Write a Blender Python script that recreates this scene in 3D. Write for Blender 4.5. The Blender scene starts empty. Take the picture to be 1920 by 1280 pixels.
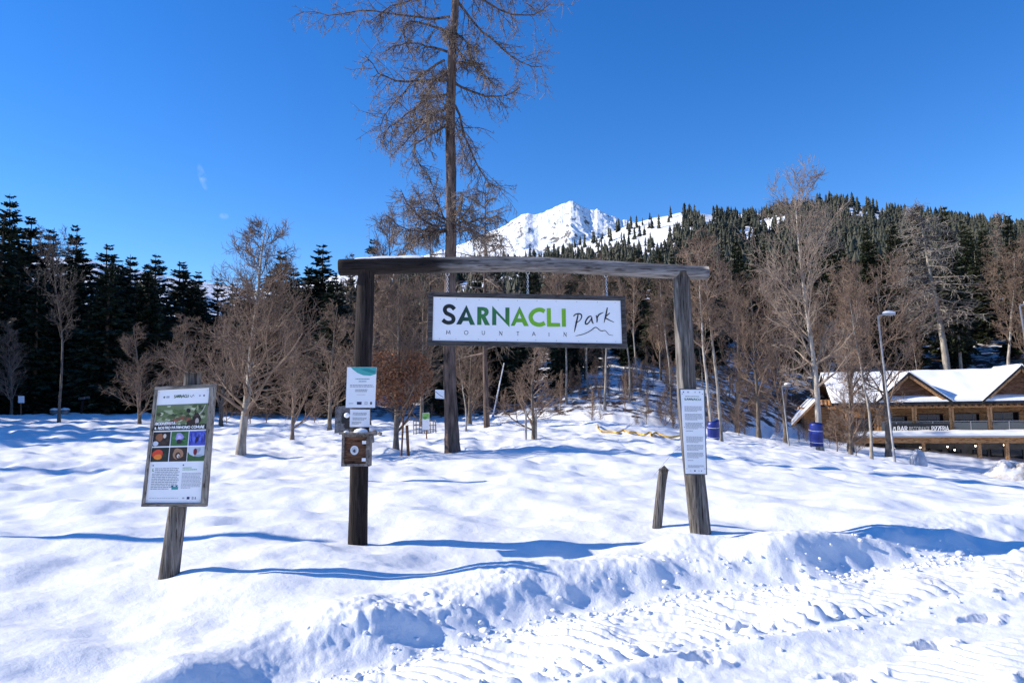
import bpy, math, random
import numpy as np
from mathutils import Vector, Matrix
from mathutils.geometry import tessellate_polygon

scene = bpy.context.scene
COL = scene.collection
RAD = math.radians
random.seed(7)
rng = np.random.default_rng(7)

# ------------------------------------------------------------------ camera
F = 1387.0                       # focal length in photo pixels (photo 1920 x 1280)
EYE = Vector((0.0, 0.0, 1.6))
PITCH, ROLL = RAD(4.53), RAD(-1.0)
cam_d = bpy.data.cameras.new('camera')
cam_d.sensor_width = 36.0
cam_d.lens = 36.0 * F / 1920.0
cam_d.clip_start, cam_d.clip_end = 0.1, 20000.0
cam = bpy.data.objects.new('camera', cam_d)
COL.objects.link(cam)
CAM_M = Matrix.Rotation(RAD(90) + PITCH, 4, 'X') @ Matrix.Rotation(ROLL, 4, 'Z')
cam.matrix_world = Matrix.Translation(EYE) @ CAM_M
scene.camera = cam

# ------------------------------------------------------------------ sky, sun, exposure
SUN_EL, SUN_BACK = RAD(29.0), RAD(4.0)       # sun from the left, a little behind the gate
sun_vec = Vector((-math.cos(SUN_BACK) * math.cos(SUN_EL), math.sin(SUN_BACK) * math.cos(SUN_EL), math.sin(SUN_EL)))
world = bpy.data.worlds.new('World')
scene.world = world
world.use_nodes = True
wn, wl = world.node_tree.nodes, world.node_tree.links
wn.clear()
w_out = wn.new('ShaderNodeOutputWorld')
w_bg = wn.new('ShaderNodeBackground')
w_bg.inputs['Strength'].default_value = 0.13
w_sky = wn.new('ShaderNodeTexSky')
w_sky.sky_type = 'NISHITA'
w_sky.sun_disc = False
w_sky.sun_elevation = SUN_EL
w_sky.sun_rotation = math.atan2(sun_vec.x, sun_vec.y)
w_sky.altitude = 900.0
w_sky.air_density = 1.0
w_sky.dust_density = 0.0
w_sky.ozone_density = 4.0
w_hsv = wn.new('ShaderNodeHueSaturation')
w_hsv.inputs['Hue'].default_value = 0.511
w_hsv.inputs['Saturation'].default_value = 1.29
w_hsv.inputs['Value'].default_value = 1.12
wl.new(w_sky.outputs[0], w_hsv.inputs['Color'])
# two faint wisps of cloud low in the left sky
def sky_wisp(src, px, py, su, sv, rot, amount):
    d0 = (CAM_M.to_3x3() @ Vector(((px - 960.0) / F, (640.0 - py) / F, -1.0))).normalized()
    right = Vector((d0.y, -d0.x, 0)).normalized(); up = right.cross(d0)
    a, b_ = right * math.cos(rot) + up * math.sin(rot), up * math.cos(rot) - right * math.sin(rot)
    tc = wn.new('ShaderNodeTexCoord'); acc = None
    for ax, k in ((a, su), (b_, sv)):
        dt = wn.new('ShaderNodeVectorMath'); dt.operation = 'DOT_PRODUCT'; wl.new(tc.outputs['Generated'], dt.inputs[0]); dt.inputs[1].default_value = ax
        mu = wn.new('ShaderNodeMath'); mu.operation = 'MULTIPLY'; mu.inputs[1].default_value = F / k; wl.new(dt.outputs['Value'], mu.inputs[0])
        sq = wn.new('ShaderNodeMath'); sq.operation = 'POWER'; sq.inputs[1].default_value = 2
        ab = wn.new('ShaderNodeMath'); ab.operation = 'ABSOLUTE'; wl.new(mu.outputs[0], ab.inputs[0]); wl.new(ab.outputs[0], sq.inputs[0])
        if acc is None: acc = sq
        else:
            ad = wn.new('ShaderNodeMath'); ad.operation = 'ADD'; wl.new(acc.outputs[0], ad.inputs[0]); wl.new(sq.outputs[0], ad.inputs[1]); acc = ad
    dt = wn.new('ShaderNodeVectorMath'); dt.operation = 'DOT_PRODUCT'; wl.new(tc.outputs['Generated'], dt.inputs[0]); dt.inputs[1].default_value = d0
    ns = wn.new('ShaderNodeTexNoise'); ns.inputs['Scale'].default_value = 70; ns.inputs['Detail'].default_value = 6; wl.new(tc.outputs['Generated'], ns.inputs['Vector'])
    mr = wn.new('ShaderNodeMapRange'); mr.inputs['From Min'].default_value = 1.0; mr.inputs['From Max'].default_value = 0.0; mr.inputs['To Max'].default_value = amount; wl.new(acc.outputs[0], mr.inputs['Value'])
    fr = wn.new('ShaderNodeMath'); fr.operation = 'GREATER_THAN'; fr.inputs[1].default_value = 0; wl.new(dt.outputs['Value'], fr.inputs[0])
    m1 = wn.new('ShaderNodeMath'); m1.operation = 'MULTIPLY'; wl.new(mr.outputs[0], m1.inputs[0]); wl.new(fr.outputs[0], m1.inputs[1])
    m2 = wn.new('ShaderNodeMath'); m2.operation = 'MULTIPLY'; wl.new(m1.outputs[0], m2.inputs[0]); nc = wn.new('ShaderNodeMapRange'); nc.inputs['From Min'].default_value = .42; nc.inputs['From Max'].default_value = .72; wl.new(ns.outputs['Fac'], nc.inputs['Value']); wl.new(nc.outputs[0], m2.inputs[1])
    mx = wn.new('ShaderNodeMix'); mx.data_type = 'RGBA'; wl.new(m2.outputs[0], mx.inputs[0]); wl.new(src, mx.inputs[6]); mx.inputs[7].default_value = (7, 7.5, 8, 1)
    return mx.outputs[2]
_s = sky_wisp(w_hsv.outputs[0], 380, 333, 7, 24, .3, .26)
_s = sky_wisp(_s, 420, 405, 9, 6, 0, .15)
wl.new(_s, w_bg.inputs['Color'])
wl.new(w_bg.outputs[0], w_out.inputs['Surface'])

sun_d = bpy.data.lights.new('sun', 'SUN')
sun_d.energy = 4.4
sun_d.angle = RAD(0.5)
sun_d.color = (1.0, 0.93, 0.82)
sun = bpy.data.objects.new('sun', sun_d)
sun.rotation_euler = sun_vec.to_track_quat('Z', 'Y').to_euler()
sun.location = (-60, 10, 60)
COL.objects.link(sun)

scene.view_settings.view_transform = 'Standard'
scene.view_settings.look = 'None'
scene.view_settings.gamma = 1.0
scene.view_settings.use_curve_mapping = False
scene.view_settings.exposure = 0.52
scene.cycles.max_bounces = 6
scene.cycles.diffuse_bounces = 4
scene.cycles.glossy_bounces = 2
scene.cycles.transparent_max_bounces = 8

# ------------------------------------------------------------------ helpers: rays, noise, meshes
R3 = CAM_M.to_3x3()
def ray(px, py):
    return (R3 @ Vector(((px - 960.0) / F, (640.0 - py) / F, -1.0))).normalized()
def on_plane(px, py, p0, n):
    d = ray(px, py)
    t = (Vector(p0) - EYE).dot(n) / d.dot(n)
    return EYE + d * t
def at_y(px, py, Y):
    d = ray(px, py)
    return EYE + d * (Y / d.y)

def smooth(t):
    t = np.clip(t, 0, 1)
    return t * t * (3 - 2 * t)
def _hash(i, j, s):
    n = (i * 374761393 + j * 668265263 + s * 974634541) & 0xFFFFFFFF
    n = ((n ^ (n >> 13)) * 1274126177) & 0xFFFFFFFF
    n = ((n ^ (n >> 16)) * 2246822519) & 0xFFFFFFFF
    return ((n ^ (n >> 15)) & 0xFFFFFF) / float(0xFFFFFF)
def vnoise(x, y, s=0):
    x = np.asarray(x, float); y = np.asarray(y, float)
    xi = np.floor(x).astype(np.int64); yi = np.floor(y).astype(np.int64)
    fx = x - xi; fy = y - yi
    fx = fx * fx * fx * (fx * (fx * 6 - 15) + 10); fy = fy * fy * fy * (fy * (fy * 6 - 15) + 10)
    a = _hash(xi, yi, s); b = _hash(xi + 1, yi, s); c = _hash(xi, yi + 1, s); d = _hash(xi + 1, yi + 1, s)
    return (a + (b - a) * fx + (c - a) * fy + (a - b - c + d) * fx * fy) * 2 - 1
def fbm(x, y, s=0, o=4, g=0.5):
    v = 0; a = 1.0; t = 0
    for k in range(o):
        v = v + a * vnoise(x + 17.3 * k, y - 9.1 * k, s + k); t += a
        ca, sa = 0.8, 0.6
        x, y = (x * ca - y * sa) * 2.03, (x * sa + y * ca) * 2.03
        a *= g
    return v / t

class MB:
    """collects quads / triangles and links them as one mesh object"""
    def __init__(self):
        self.v = []; self.f = []; self.n = 0; self.c = []
    def add(self, verts, faces, col=None):
        verts = np.asarray(verts, float).reshape(-1, 3)
        for fc in faces:
            self.f.append(np.asarray(fc, np.int64) + self.n)
        self.v.append(verts); self.n += len(verts)
        if col is not None:
            self.c.append(np.tile(np.asarray(col, float), (len(verts), 1)) if np.ndim(col) == 1 else np.asarray(col, float))
    def addarr(self, verts, farr):
        """farr: (m,k) int array of faces"""
        self.f.append(np.asarray(farr, np.int64) + self.n)
        verts = np.asarray(verts, float).reshape(-1, 3)
        self.v.append(verts); self.n += len(verts)
    def box(self, x0, x1, y0, y1, z0, z1, fn=None):
        p = [(x, y, z) for z in (z0, z1) for y in (y0, y1) for x in (x0, x1)]
        if fn: p = [fn(*q) for q in p]
        self.add(p, [(0, 2, 3, 1), (4, 5, 7, 6), (0, 1, 5, 4), (2, 6, 7, 3), (0, 4, 6, 2), (1, 3, 7, 5)])
    def mesh(self, name, smooth_shade=False):
        V = np.concatenate(self.v) if self.v else np.zeros((0, 3))
        loops = []; tot = []
        for f in self.f:
            if f.ndim == 1:
                loops.append(f); tot.append(np.array([len(f)]))
            else:
                loops.append(f.ravel()); tot.append(np.full(len(f), f.shape[1]))
        L = np.concatenate(loops); T = np.concatenate(tot)
        me = bpy.data.meshes.new(name)
        me.vertices.add(len(V)); me.vertices.foreach_set('co', V.astype(np.float32).ravel())
        me.loops.add(len(L)); me.loops.foreach_set('vertex_index', L.astype(np.int32))
        me.polygons.add(len(T))
        st = np.concatenate([[0], np.cumsum(T)[:-1]])
        me.polygons.foreach_set('loop_start', st.astype(np.int32))
        me.polygons.foreach_set('loop_total', T.astype(np.int32))
        me.polygons.foreach_set('use_smooth', np.full(len(T), bool(smooth_shade)))
        me.update(calc_edges=True)
        me.validate()
        if self.c:
            ca = me.color_attributes.new('col', 'FLOAT_COLOR', 'POINT')
            C = np.concatenate(self.c); C = np.concatenate([C, np.ones((len(C), 1))], 1)
            ca.data.foreach_set('color', C.astype(np.float32).ravel())
        return me
    def build(self, name, mat, parent=None, loc=(0, 0, 0), smooth_shade=False, off=None):
        if off is not None:
            self.v = [v - np.array(off) for v in self.v]
        return mkobj(name, self.mesh(name, smooth_shade), mat, parent, loc)

def mkobj(name, me, mat=None, parent=None, loc=(0, 0, 0)):
    o = bpy.data.objects.new(name, me)
    if mat is not None and not me.materials:
        me.materials.append(mat)
    COL.objects.link(o)
    o.location = loc
    if parent: o.parent = parent
    return o
def tag(o, label=None, cat=None, group=None, kind=None):
    if label: o['label'] = label
    if cat: o['category'] = cat
    if group: o['group'] = group
    if kind: o['kind'] = kind
    return o
def thing(name, label, cat, loc=(0, 0, 0), group=None):
    o = bpy.data.objects.new(name, None)
    o.empty_display_size = 0.2
    COL.objects.link(o); o.location = loc
    return tag(o, label, cat, group)

def tubes(mb, P, R, k=4, cap=False):
    """P (m,n,3) polylines, R (m,n) radii"""
    P = np.asarray(P, float); R = np.asarray(R, float)
    if P.ndim == 2: P = P[None]; R = R[None]
    m, n, _ = P.shape
    T = np.gradient(P, axis=1); T /= np.linalg.norm(T, axis=2, keepdims=True) + 1e-9
    mean = T.mean(1); ref = np.where(np.abs(mean[:, 2:3]) > 0.8, np.array([[1.0, 0.1, 0]]), np.array([[0, 0.1, 1.0]]))
    U = np.cross(T, ref[:, None, :]); U /= np.linalg.norm(U, axis=2, keepdims=True) + 1e-9
    W = np.cross(T, U)
    a = np.arange(k) * 2 * math.pi / k
    V = P[:, :, None, :] + R[:, :, None, None] * (np.cos(a)[None, None, :, None] * U[:, :, None, :] + np.sin(a)[None, None, :, None] * W[:, :, None, :])
    idx = np.arange(m * n * k).reshape(m, n, k)
    j2 = (np.arange(k) + 1) % k
    q = np.stack([idx[:, :-1, :], idx[:, 1:, :], idx[:, 1:, :][:, :, j2], idx[:, :-1, :][:, :, j2]], -1).reshape(-1, 4)
    base = mb.n
    mb.addarr(V.reshape(-1, 3), q)
    if cap:
        for i in range(m):
            mb.f.append(base + idx[i, 0, ::-1]); mb.f.append(base + idx[i, -1, :])

def log_mesh(mb, P, R, k=20, seed=0, rough=0.06, flat=None, n=40):
    """irregular log along a polyline: resampled, noisy rings, capped ends"""
    P = np.asarray(P, float); R = np.asarray(R, float)
    d = np.concatenate([[0], np.cumsum(np.linalg.norm(np.diff(P, axis=0), axis=1))])
    s = np.linspace(0, d[-1], n)
    Q = np.stack([np.interp(s, d, P[:, i]) for i in range(3)], 1); r = np.interp(s, d, R)
    for _ in range(3):
        Q[1:-1] = (Q[:-2] + 2 * Q[1:-1] + Q[2:]) / 4
    T = np.gradient(Q, axis=0); T /= np.linalg.norm(T, axis=1, keepdims=True)
    ref = np.array([0, 1.0, 0])
    U = np.cross(T, ref); U /= np.linalg.norm(U, axis=1, keepdims=True); W = np.cross(U, T)
    a = np.arange(k) * 2 * math.pi / k
    sx, sw = flat or (1, 1)
    A, S = np.meshgrid(a, s)
    rr = r[:, None] * (1 + rough * fbm(np.cos(A) * 1.6 + S * 0.9 + seed, np.sin(A) * 1.6 + S * 0.35, seed, 3) * 1.4 + 0.5 * rough * vnoise(A * 3.2, S * 0.5, seed + 9))
    c, q = np.cos(A), np.sin(A)
    if flat and len(flat) == 2:
        e = 0.75
        c = np.sign(c) * np.abs(c) ** e; q = np.sign(q) * np.abs(q) ** e
    V = Q[:, None] + (rr * c * sx)[..., None] * U[:, None] + (rr * q * sw)[..., None] * W[:, None]
    idx = np.arange(n * k).reshape(n, k); j2 = (np.arange(k) + 1) % k
    f = np.stack([idx[:-1], idx[1:], idx[1:][:, j2], idx[:-1][:, j2]], -1).reshape(-1, 4)
    base = mb.n
    # end caps slightly domed
    V = V.reshape(-1, 3)
    mb.addarr(V, f)
    for ring, cen, t in ((idx[0], Q[0], -T[0]), (idx[-1], Q[-1], T[-1])):
        cv = V[ring]; inner = cen + (cv - cen) * 0.93 + t * r[0] * 0.06
        i0 = mb.n
        mb.addarr(np.concatenate([inner, [cen + t * r[0] * 0.05]]), np.array([[j, (j + 1) % k, k] for j in range(k)]))
        mb.f.append(np.stack([base + ring, base + ring[j2], i0 + j2, i0 + np.arange(k)], -1))

# ------------------------------------------------------------------ materials
MATS = {}
def nodes_of(m):
    m.use_nodes = True
    nt = m.node_tree
    return nt.nodes, nt.links, nt.nodes['Principled BSDF']
def mat_plain(name, col, rough=0.6, metal=0.0, emit=None, estr=0, spec=None):
    if name in MATS: return MATS[name]
    m = bpy.data.materials.new(name); n, l, b = nodes_of(m)
    b.inputs['Base Color'].default_value = (*col, 1); b.inputs['Roughness'].default_value = rough; b.inputs['Metallic'].default_value = metal
    if spec is not None: b.inputs['Specular IOR Level'].default_value = spec
    if emit:
        b.inputs['Emission Color'].default_value = (*emit, 1); b.inputs['Emission Strength'].default_value = estr
    MATS[name] = m
    return m
def mat_noise(name, c1, c2, scale=(1, 1, 1), nscale=5.0, detail=6, rough=0.7, bump=0.0, bdist=0.01, ramp=(0.35, 0.65), rand=0.0, c3=None, spec=0.3, distort=0.0):
    """two or three colours by noise in object space, optional bump, optional per-object value change"""
    if name in MATS: return MATS[name]
    m = bpy.data.materials.new(name); n, l, b = nodes_of(m)
    tc = n.new('ShaderNodeTexCoord'); mp = n.new('ShaderNodeMapping'); mp.inputs['Scale'].default_value = scale
    l.new(tc.outputs['Object'], mp.inputs['Vector'])
    ns = n.new('ShaderNodeTexNoise'); ns.inputs['Scale'].default_value = nscale; ns.inputs['Detail'].default_value = detail; ns.inputs['Roughness'].default_value = 0.62
    ns.inputs['Distortion'].default_value = distort
    l.new(mp.outputs[0], ns.inputs['Vector'])
    cr = n.new('ShaderNodeValToRGB'); l.new(ns.outputs['Fac'], cr.inputs['Fac'])
    e = cr.color_ramp.elements
    e[0].position, e[0].color = ramp[0], (*c1, 1); e[1].position, e[1].color = ramp[1], (*c2, 1)
    if c3:
        x = e.new((ramp[0] + ramp[1]) / 2); x.color = (*c3, 1)
    src = cr.outputs[0]
    if rand > 0:
        oi = n.new('ShaderNodeObjectInfo'); mr = n.new('ShaderNodeMapRange'); mr.inputs['To Min'].default_value = 1 - rand; mr.inputs['To Max'].default_value = 1 + rand
        l.new(oi.outputs['Random'], mr.inputs['Value'])
        hv = n.new('ShaderNodeHueSaturation'); l.new(mr.outputs[0], hv.inputs['Value']); l.new(src, hv.inputs['Color']); src = hv.outputs[0]
    l.new(src, b.inputs['Base Color'])
    b.inputs['Roughness'].default_value = rough; b.inputs['Specular IOR Level'].default_value = spec
    if bump > 0:
        bp = n.new('ShaderNodeBump'); bp.inputs['Strength'].default_value = bump; bp.inputs['Distance'].default_value = bdist
        l.new(ns.outputs['Fac'], bp.inputs['Height']); l.new(bp.outputs[0], b.inputs['Normal'])
    MATS[name] = m
    return m
def mat_vcol(name, rough=0.5):
    if name in MATS: return MATS[name]
    m = bpy.data.materials.new(name); n, l, b = nodes_of(m)
    a = n.new('ShaderNodeVertexColor'); a.layer_name = 'col'
    l.new(a.outputs[0], b.inputs['Base Color']); b.inputs['Roughness'].default_value = rough
    MATS[name] = m
    return m
def srgb(r, g, b):
    return tuple((c / 255 / 12.92) if c / 255 <= 0.04045 else ((c / 255 + 0.055) / 1.055) ** 2.4 for c in (r, g, b))

def mat_snow(name, grain=0.35, litter=False, base=(0.925, 0.918, 0.905)):
    m = bpy.data.materials.new(name); n, l, b = nodes_of(m)
    b.inputs['Base Color'].default_value = (*base, 1); b.inputs['Roughness'].default_value = 0.55; b.inputs['Specular IOR Level'].default_value = 0.25
    tc = n.new('ShaderNodeTexCoord')
    n1 = n.new('ShaderNodeTexNoise'); n1.inputs['Scale'].default_value = 60; n1.inputs['Detail'].default_value = 5; n1.inputs['Roughness'].default_value = 0.7
    l.new(tc.outputs['Object'], n1.inputs['Vector'])
    n2 = n.new('ShaderNodeTexNoise'); n2.inputs['Scale'].default_value = 9; n2.inputs['Detail'].default_value = 4
    l.new(tc.outputs['Object'], n2.inputs['Vector'])
    b1 = n.new('ShaderNodeBump'); b1.inputs['Strength'].default_value = grain; b1.inputs['Distance'].default_value = 0.012; l.new(n1.outputs['Fac'], b1.inputs['Height'])
    b2 = n.new('ShaderNodeBump'); b2.inputs['Strength'].default_value = grain * 0.7; b2.inputs['Distance'].default_value = 0.03; l.new(n2.outputs['Fac'], b2.inputs['Height'])
    l.new(b1.outputs[0], b2.inputs['Normal']); l.new(b2.outputs[0], b.inputs['Normal'])
    if litter:
        at = n.new('ShaderNodeAttribute'); at.attribute_name = 'litter'
        n3 = n.new('ShaderNodeTexNoise'); n3.inputs['Scale'].default_value = 0.55; n3.inputs['Detail'].default_value = 7; n3.inputs['Roughness'].default_value = 0.72
        mp = n.new('ShaderNodeMapping'); mp.inputs['Scale'].default_value = (1, 1.8, 1)
        l.new(tc.outputs['Object'], mp.inputs['Vector']); l.new(mp.outputs[0], n3.inputs['Vector'])
        ad = n.new('ShaderNodeMath'); ad.operation = 'ADD'; l.new(n3.outputs['Fac'], ad.inputs[0]); l.new(at.outputs['Fac'], ad.inputs[1])
        cr = n.new('ShaderNodeValToRGB'); cr.color_ramp.elements[0].position = 0.98; cr.color_ramp.elements[1].position = 1.04; l.new(ad.outputs[0], cr.inputs['Fac'])
        nb = n.new('ShaderNodeTexNoise'); nb.inputs['Scale'].default_value = 6; nb.inputs['Detail'].default_value = 5; l.new(tc.outputs['Object'], nb.inputs['Vector'])
        cb = n.new('ShaderNodeValToRGB'); cb.color_ramp.elements[0].position = 0.35; cb.color_ramp.elements[0].color = (0.035, 0.022, 0.015, 1); cb.color_ramp.elements[1].position = 0.7; cb.color_ramp.elements[1].color = (0.17, 0.10, 0.065, 1); l.new(nb.outputs['Fac'], cb.inputs['Fac'])
        mx = n.new('ShaderNodeMix'); mx.data_type = 'RGBA'; mx.inputs[6].default_value = (*base, 1)
        l.new(cr.outputs[0], mx.inputs[0]); l.new(cb.outputs[0], mx.inputs[7]); l.new(mx.outputs[2], b.inputs['Base Color'])
    MATS[name] = m
    return m

M_SNOW = mat_snow('snow_ground', 0.5, True)
M_SNOWCAP = mat_snow('snow_cap', 0.2)
M_BARKPALE = mat_noise('bark_pale', (0.20, 0.165, 0.13), (0.50, 0.45, 0.38), (1, 1, 0.35), 6, rand=0.15, bump=0.4, bdist=0.02)
M_BEECHBARK = mat_noise('bark_beech', (0.07, 0.055, 0.042), (0.22, 0.175, 0.135), (1, 1, 0.4), 7, rand=0.15, bump=0.4, bdist=0.02)
M_TWIG = mat_noise('twig_brown', (0.12, 0.078, 0.054), (0.31, 0.215, 0.15), (1, 1, 1), 1.2, rand=0.22)
M_TWIGPALE = mat_noise('twig_pale', (0.16, 0.115, 0.09), (0.36, 0.28, 0.21), (1, 1, 1), 1.2, rand=0.15)
M_LARCHBARK = mat_noise('bark_larch', (0.035, 0.024, 0.020), (0.21, 0.145, 0.115), (1, 1, 0.16), 9, rough=0.9, bump=0.9, bdist=0.05)
M_LARCHTWIG = mat_noise('twig_larch', (0.11, 0.082, 0.063), (0.27, 0.205, 0.155), (1, 1, 1), 2.0, rand=0.1)
M_SPRUCEBARK = mat_noise('bark_spruce', (0.05, 0.036, 0.028), (0.16, 0.12, 0.09), (1, 1, 0.3), 5, rand=0.2)
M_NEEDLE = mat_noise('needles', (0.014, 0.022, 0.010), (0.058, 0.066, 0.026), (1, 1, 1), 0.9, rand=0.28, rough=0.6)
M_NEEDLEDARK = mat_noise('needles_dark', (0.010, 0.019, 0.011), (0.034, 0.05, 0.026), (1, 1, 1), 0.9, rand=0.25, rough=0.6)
M_FARNEEDLE = mat_noise('needles_far', (0.020, 0.027, 0.018), (0.075, 0.072, 0.045), (1, 1, 1), 0.06, rough=0.7)
M_DEADTWIG = mat_noise('twig_grey', (0.16, 0.135, 0.115), (0.38, 0.33, 0.285), (1, 1, 1), 1.2, rand=0.1)
M_LEAFBROWN = mat_noise('leaves_brown', (0.16, 0.065, 0.03), (0.42, 0.20, 0.10), (1, 1, 1), 5)
# ================================================================== ground
EDGE_X = [-9, -4, -2.2, -1.36, -.63, .18, 1.17, 2.5, 3.85, 6.1, 10, 30]
EDGE_Y = [0.2, 2.0, 3.6, 4.6, 5.25, 5.9, 6.5, 6.95, 7.6, 8.75, 10.8, 20]
FOOT = [(1.25, 5.05, .17, .10, .4), (2.1, 4.75, .2, .11, .2), (2.9, 5.3, .16, .09, .3), (3.2, 4.6, .18, .1, .1), (0.75, 4.6, .15, .08, .5), (1.75, 5.75, .15, .08, .3),
        (2.45, 6.0, .15, .07, .2), (3.6, 5.9, .17, .09, .4), (0.3, 4.35, .14, .07, .2), (4.2, 6.5, .18, .09, .2), (1.3, 4.3, .15, .07, .3), (2.7, 4.3, .14, .09, .3), (3.9, 5.2, .16, .08, .1)]
BUMPS = []
_r = random.Random(3)
for _ in range(95):
    by = _r.uniform(6.2, 16)
    BUMPS.append((_r.uniform(-0.62, 0.62) * by, by, _r.uniform(.28, .62), _r.uniform(-.05, .085)))
HOLES = [(-1.35, 4.85, .42, -.20), (-1.75, 8.05, .28, -.08), (0.15, 7.75, .55, -.13), (0.55, 8.05, .4, -.10), (-.45, 7.8, .5, -.06), (2.1, 8.35, .3, -.08),
         (-2.95, 6.5, .22, -.06), (1.75, 8.0, .3, .09), (1.2, 7.4, .6, .04), (2.9, 8.2, .7, .05), (-.2, 6.9, .5, .06), (-1.0, 6.9, .5, .05), (0.55, 7.1, .45, .06)]
def u_of(x, y):
    az = np.clip(np.arctan2(x, y), -0.9, 0.9)
    return 960 + 1387 * np.tan(az)
UT = np.linspace(-900, 3000, 800)
def stab(us, vs, sig=70.0):
    """blurred lookup over photo columns, so the ground turns softly from one side to the other"""
    t = np.interp(UT, us, vs); k = np.exp(-((np.arange(-60, 61) * (UT[1] - UT[0])) / sig) ** 2 / 2); k /= k.sum()
    return np.convolve(np.pad(t, 60, 'edge'), k, 'valid')
T_DROP = stab([1050, 1280, 1450, 1700, 1850, 2400], [0, .016, .042, .069, .088, .094])
T_R0 = stab([-700, 300, 640, 900, 1100, 1200, 1300, 1400, 1500, 1600, 2600], [64, 64, 60, 56, 49, 50, 54, 62, 72, 82, 84])
T_K1 = stab([-700, 300, 640, 900, 1100, 1300, 1450, 1600, 2600], [.03, .04, .07, .14, .2, .21, .26, .34, .34])
T_FAR = stab([-700, 640, 1100, 2600], [.05, .08, .19, .21])
T_LEFT = stab([250, 800], [1.05, 0])
T_DITCH = stab([880, 1020, 1300, 1450], [0, 1, 1, 0], 40)
def base_h(x, y):
    r = np.hypot(x, y); u = u_of(x, y)
    z = -np.interp(u, UT, T_DROP) * np.clip(r - 12, 0, 49)
    r0 = np.interp(u, UT, T_R0)
    e = np.clip(r - r0, 0, None)
    z = z + np.interp(u, UT, T_K1) * np.minimum(e, 28) + np.interp(u, UT, T_FAR) * np.clip(e - 28, 0, 190)
    z = z + np.interp(u, UT, T_LEFT) * smooth((r - 18) / 42)
    ditch = np.interp(u, UT, T_DITCH)
    z = z - ditch * 0.9 * np.exp(-((r - r0 + 1.5) / 3.0) ** 2) + ditch * 0.35 * np.exp(-((r - r0 + 8) / 3.5) ** 2)
    z = z - np.clip(r - 300, 0, None) * 0.25
    return z
def ground(x, y):
    x = np.asarray(x, float); y = np.asarray(y, float)
    r = np.hypot(x, y)
    z = base_h(x, y)
    wob = 0.10 * vnoise(x * 1.1, y * 1.1, 40) + 0.05 * vnoise(x * 3.1, y * 3.1, 41)
    d = (y - np.interp(x, EDGE_X, EDGE_Y)) * 0.86 + wob
    # meadow: soft wind and melt ripples
    me = 0.05 * fbm(x * 0.55 + 3, y * 0.8, 1, 2) + 0.085 * vnoise(x * 1.15, y * 1.0 + .3 * x, 5) + 0.036 * vnoise(x * 2.4, y * 2.0, 7) + 0.010 * vnoise(x * 5.2, y * 5, 9) + 0.0035 * smooth((14 - r) / 5) * fbm(x * 21, y * 21, 12, 2)
    me = me * (0.8 + 0.6 * smooth((r - 9) / 20)) + 0.25 * smooth((r - 20) / 30) * fbm(x * .13, y * .16, 11, 3)
    for bx, by, bs, bh in HOLES:
        me = me + bh * np.exp(-(((x - bx) / (bs * 1.25)) ** 2 + ((y - by) / bs) ** 2))
    for bx, by, bs, bh in BUMPS:
        m = (np.abs(x - bx) < 2.2) & (np.abs(y - by) < 2.2)
        if np.any(m):
            g = bh * np.exp(-(((x - bx) / (bs * 1.3)) ** 2 + ((y - by) / bs) ** 2))
            me = me + np.where(m, g, 0)
    near = smooth((16 - r) / 4)
    rough = smooth((d + .15) / .2) * smooth((1.35 - d) / .7) * smooth((x + 2.3) / 1.0) * near
    patch = smooth(vnoise(x * .9 + 4, y * .9, 21) * 1.5 + .55) * smooth((1.6 - x) / 1.2) * smooth((x + 1.6) / .6)
    lump = np.abs(fbm(x * 4.2, y * 4.2, 23, 4, .55))
    me = me + rough * (0.006 + 0.042 * patch) * (lump * 1.6 - .25) + rough * (0.013 * fbm(x * 16, y * 16, 25, 3) + 0.014 * np.abs(fbm(x * 7, y * 7, 26, 3)))
    crest = 0.05 * np.exp(-((d - .85) / .5) ** 2) * (0.8 + .7 * vnoise(x * .8, y * .8, 27)) * near
    me = me + crest
    # the packed track
    s = (x * .87 + y * .5)
    rd = -0.15 + 0.03 * fbm(x * 1.2, y * 1.2, 31, 3) + 0.011 * fbm(x * 7, y * 7, 33, 3) + 0.010 * np.abs(fbm(x * 3 + 2 * y, y * 6, 35, 2))
    tr = smooth((d + .95) / .12) * smooth((-.06 - d) / .12)
    ph = (s * 1.0 + d * .55 + .05 * vnoise(x * 3, y * 3, 37)) / .155
    tread = np.abs(np.mod(ph, 1.0) - .5) * 2
    rd = rd + tr * (0.085 * smooth((tread - .25) / .3) * (0.7 + .7 * vnoise(x * 2.2, y * 2.2, 39)) - .015 + 0.022 * np.abs(fbm(x * 9, y * 9, 43, 3)))
    rd = rd + 0.06 * np.exp(-((d + 1.12) / .13) ** 2) * (0.6 + .6 * vnoise(x * 1.7, y * 1.7, 45)) * smooth((x + .4) / 1.2)
    tr2 = smooth((d + 2.35) / .12) * smooth((-1.6 - d) / .12)
    rd = rd + tr2 * 0.034 * smooth((tread - .3) / .4) * (0.4 + .8 * vnoise(x * 1.7, y * 1.7, 47))
    for fx, fy, fs, fd, a in FOOT:
        ca, sa = math.cos(a), math.sin(a)
        p, q = (x - fx) * ca + (y - fy) * sa, -(x - fx) * sa + (y - fy) * ca
        g = np.sqrt((p / fs) ** 2 + (q / (fs * .5)) ** 2) + .35 * vnoise(x * 9 + fx, y * 9, 51) + .15 * vnoise(x * 25, y * 25, 52)
        rd = rd - fd * .75 * smooth((1.1 - g) / .45) + fd * .28 * np.exp(-((g - 1.3) / .25) ** 2) * (.5 + vnoise(x * 12, y * 12, 53))
    w = smooth(d / .52 + .12 * vnoise(x * 5, y * 5, 49))
    w = np.where(r > 16, np.maximum(w, smooth((r - 16) / 6)), w)
    return z + w * me + (1 - w) * rd
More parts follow.
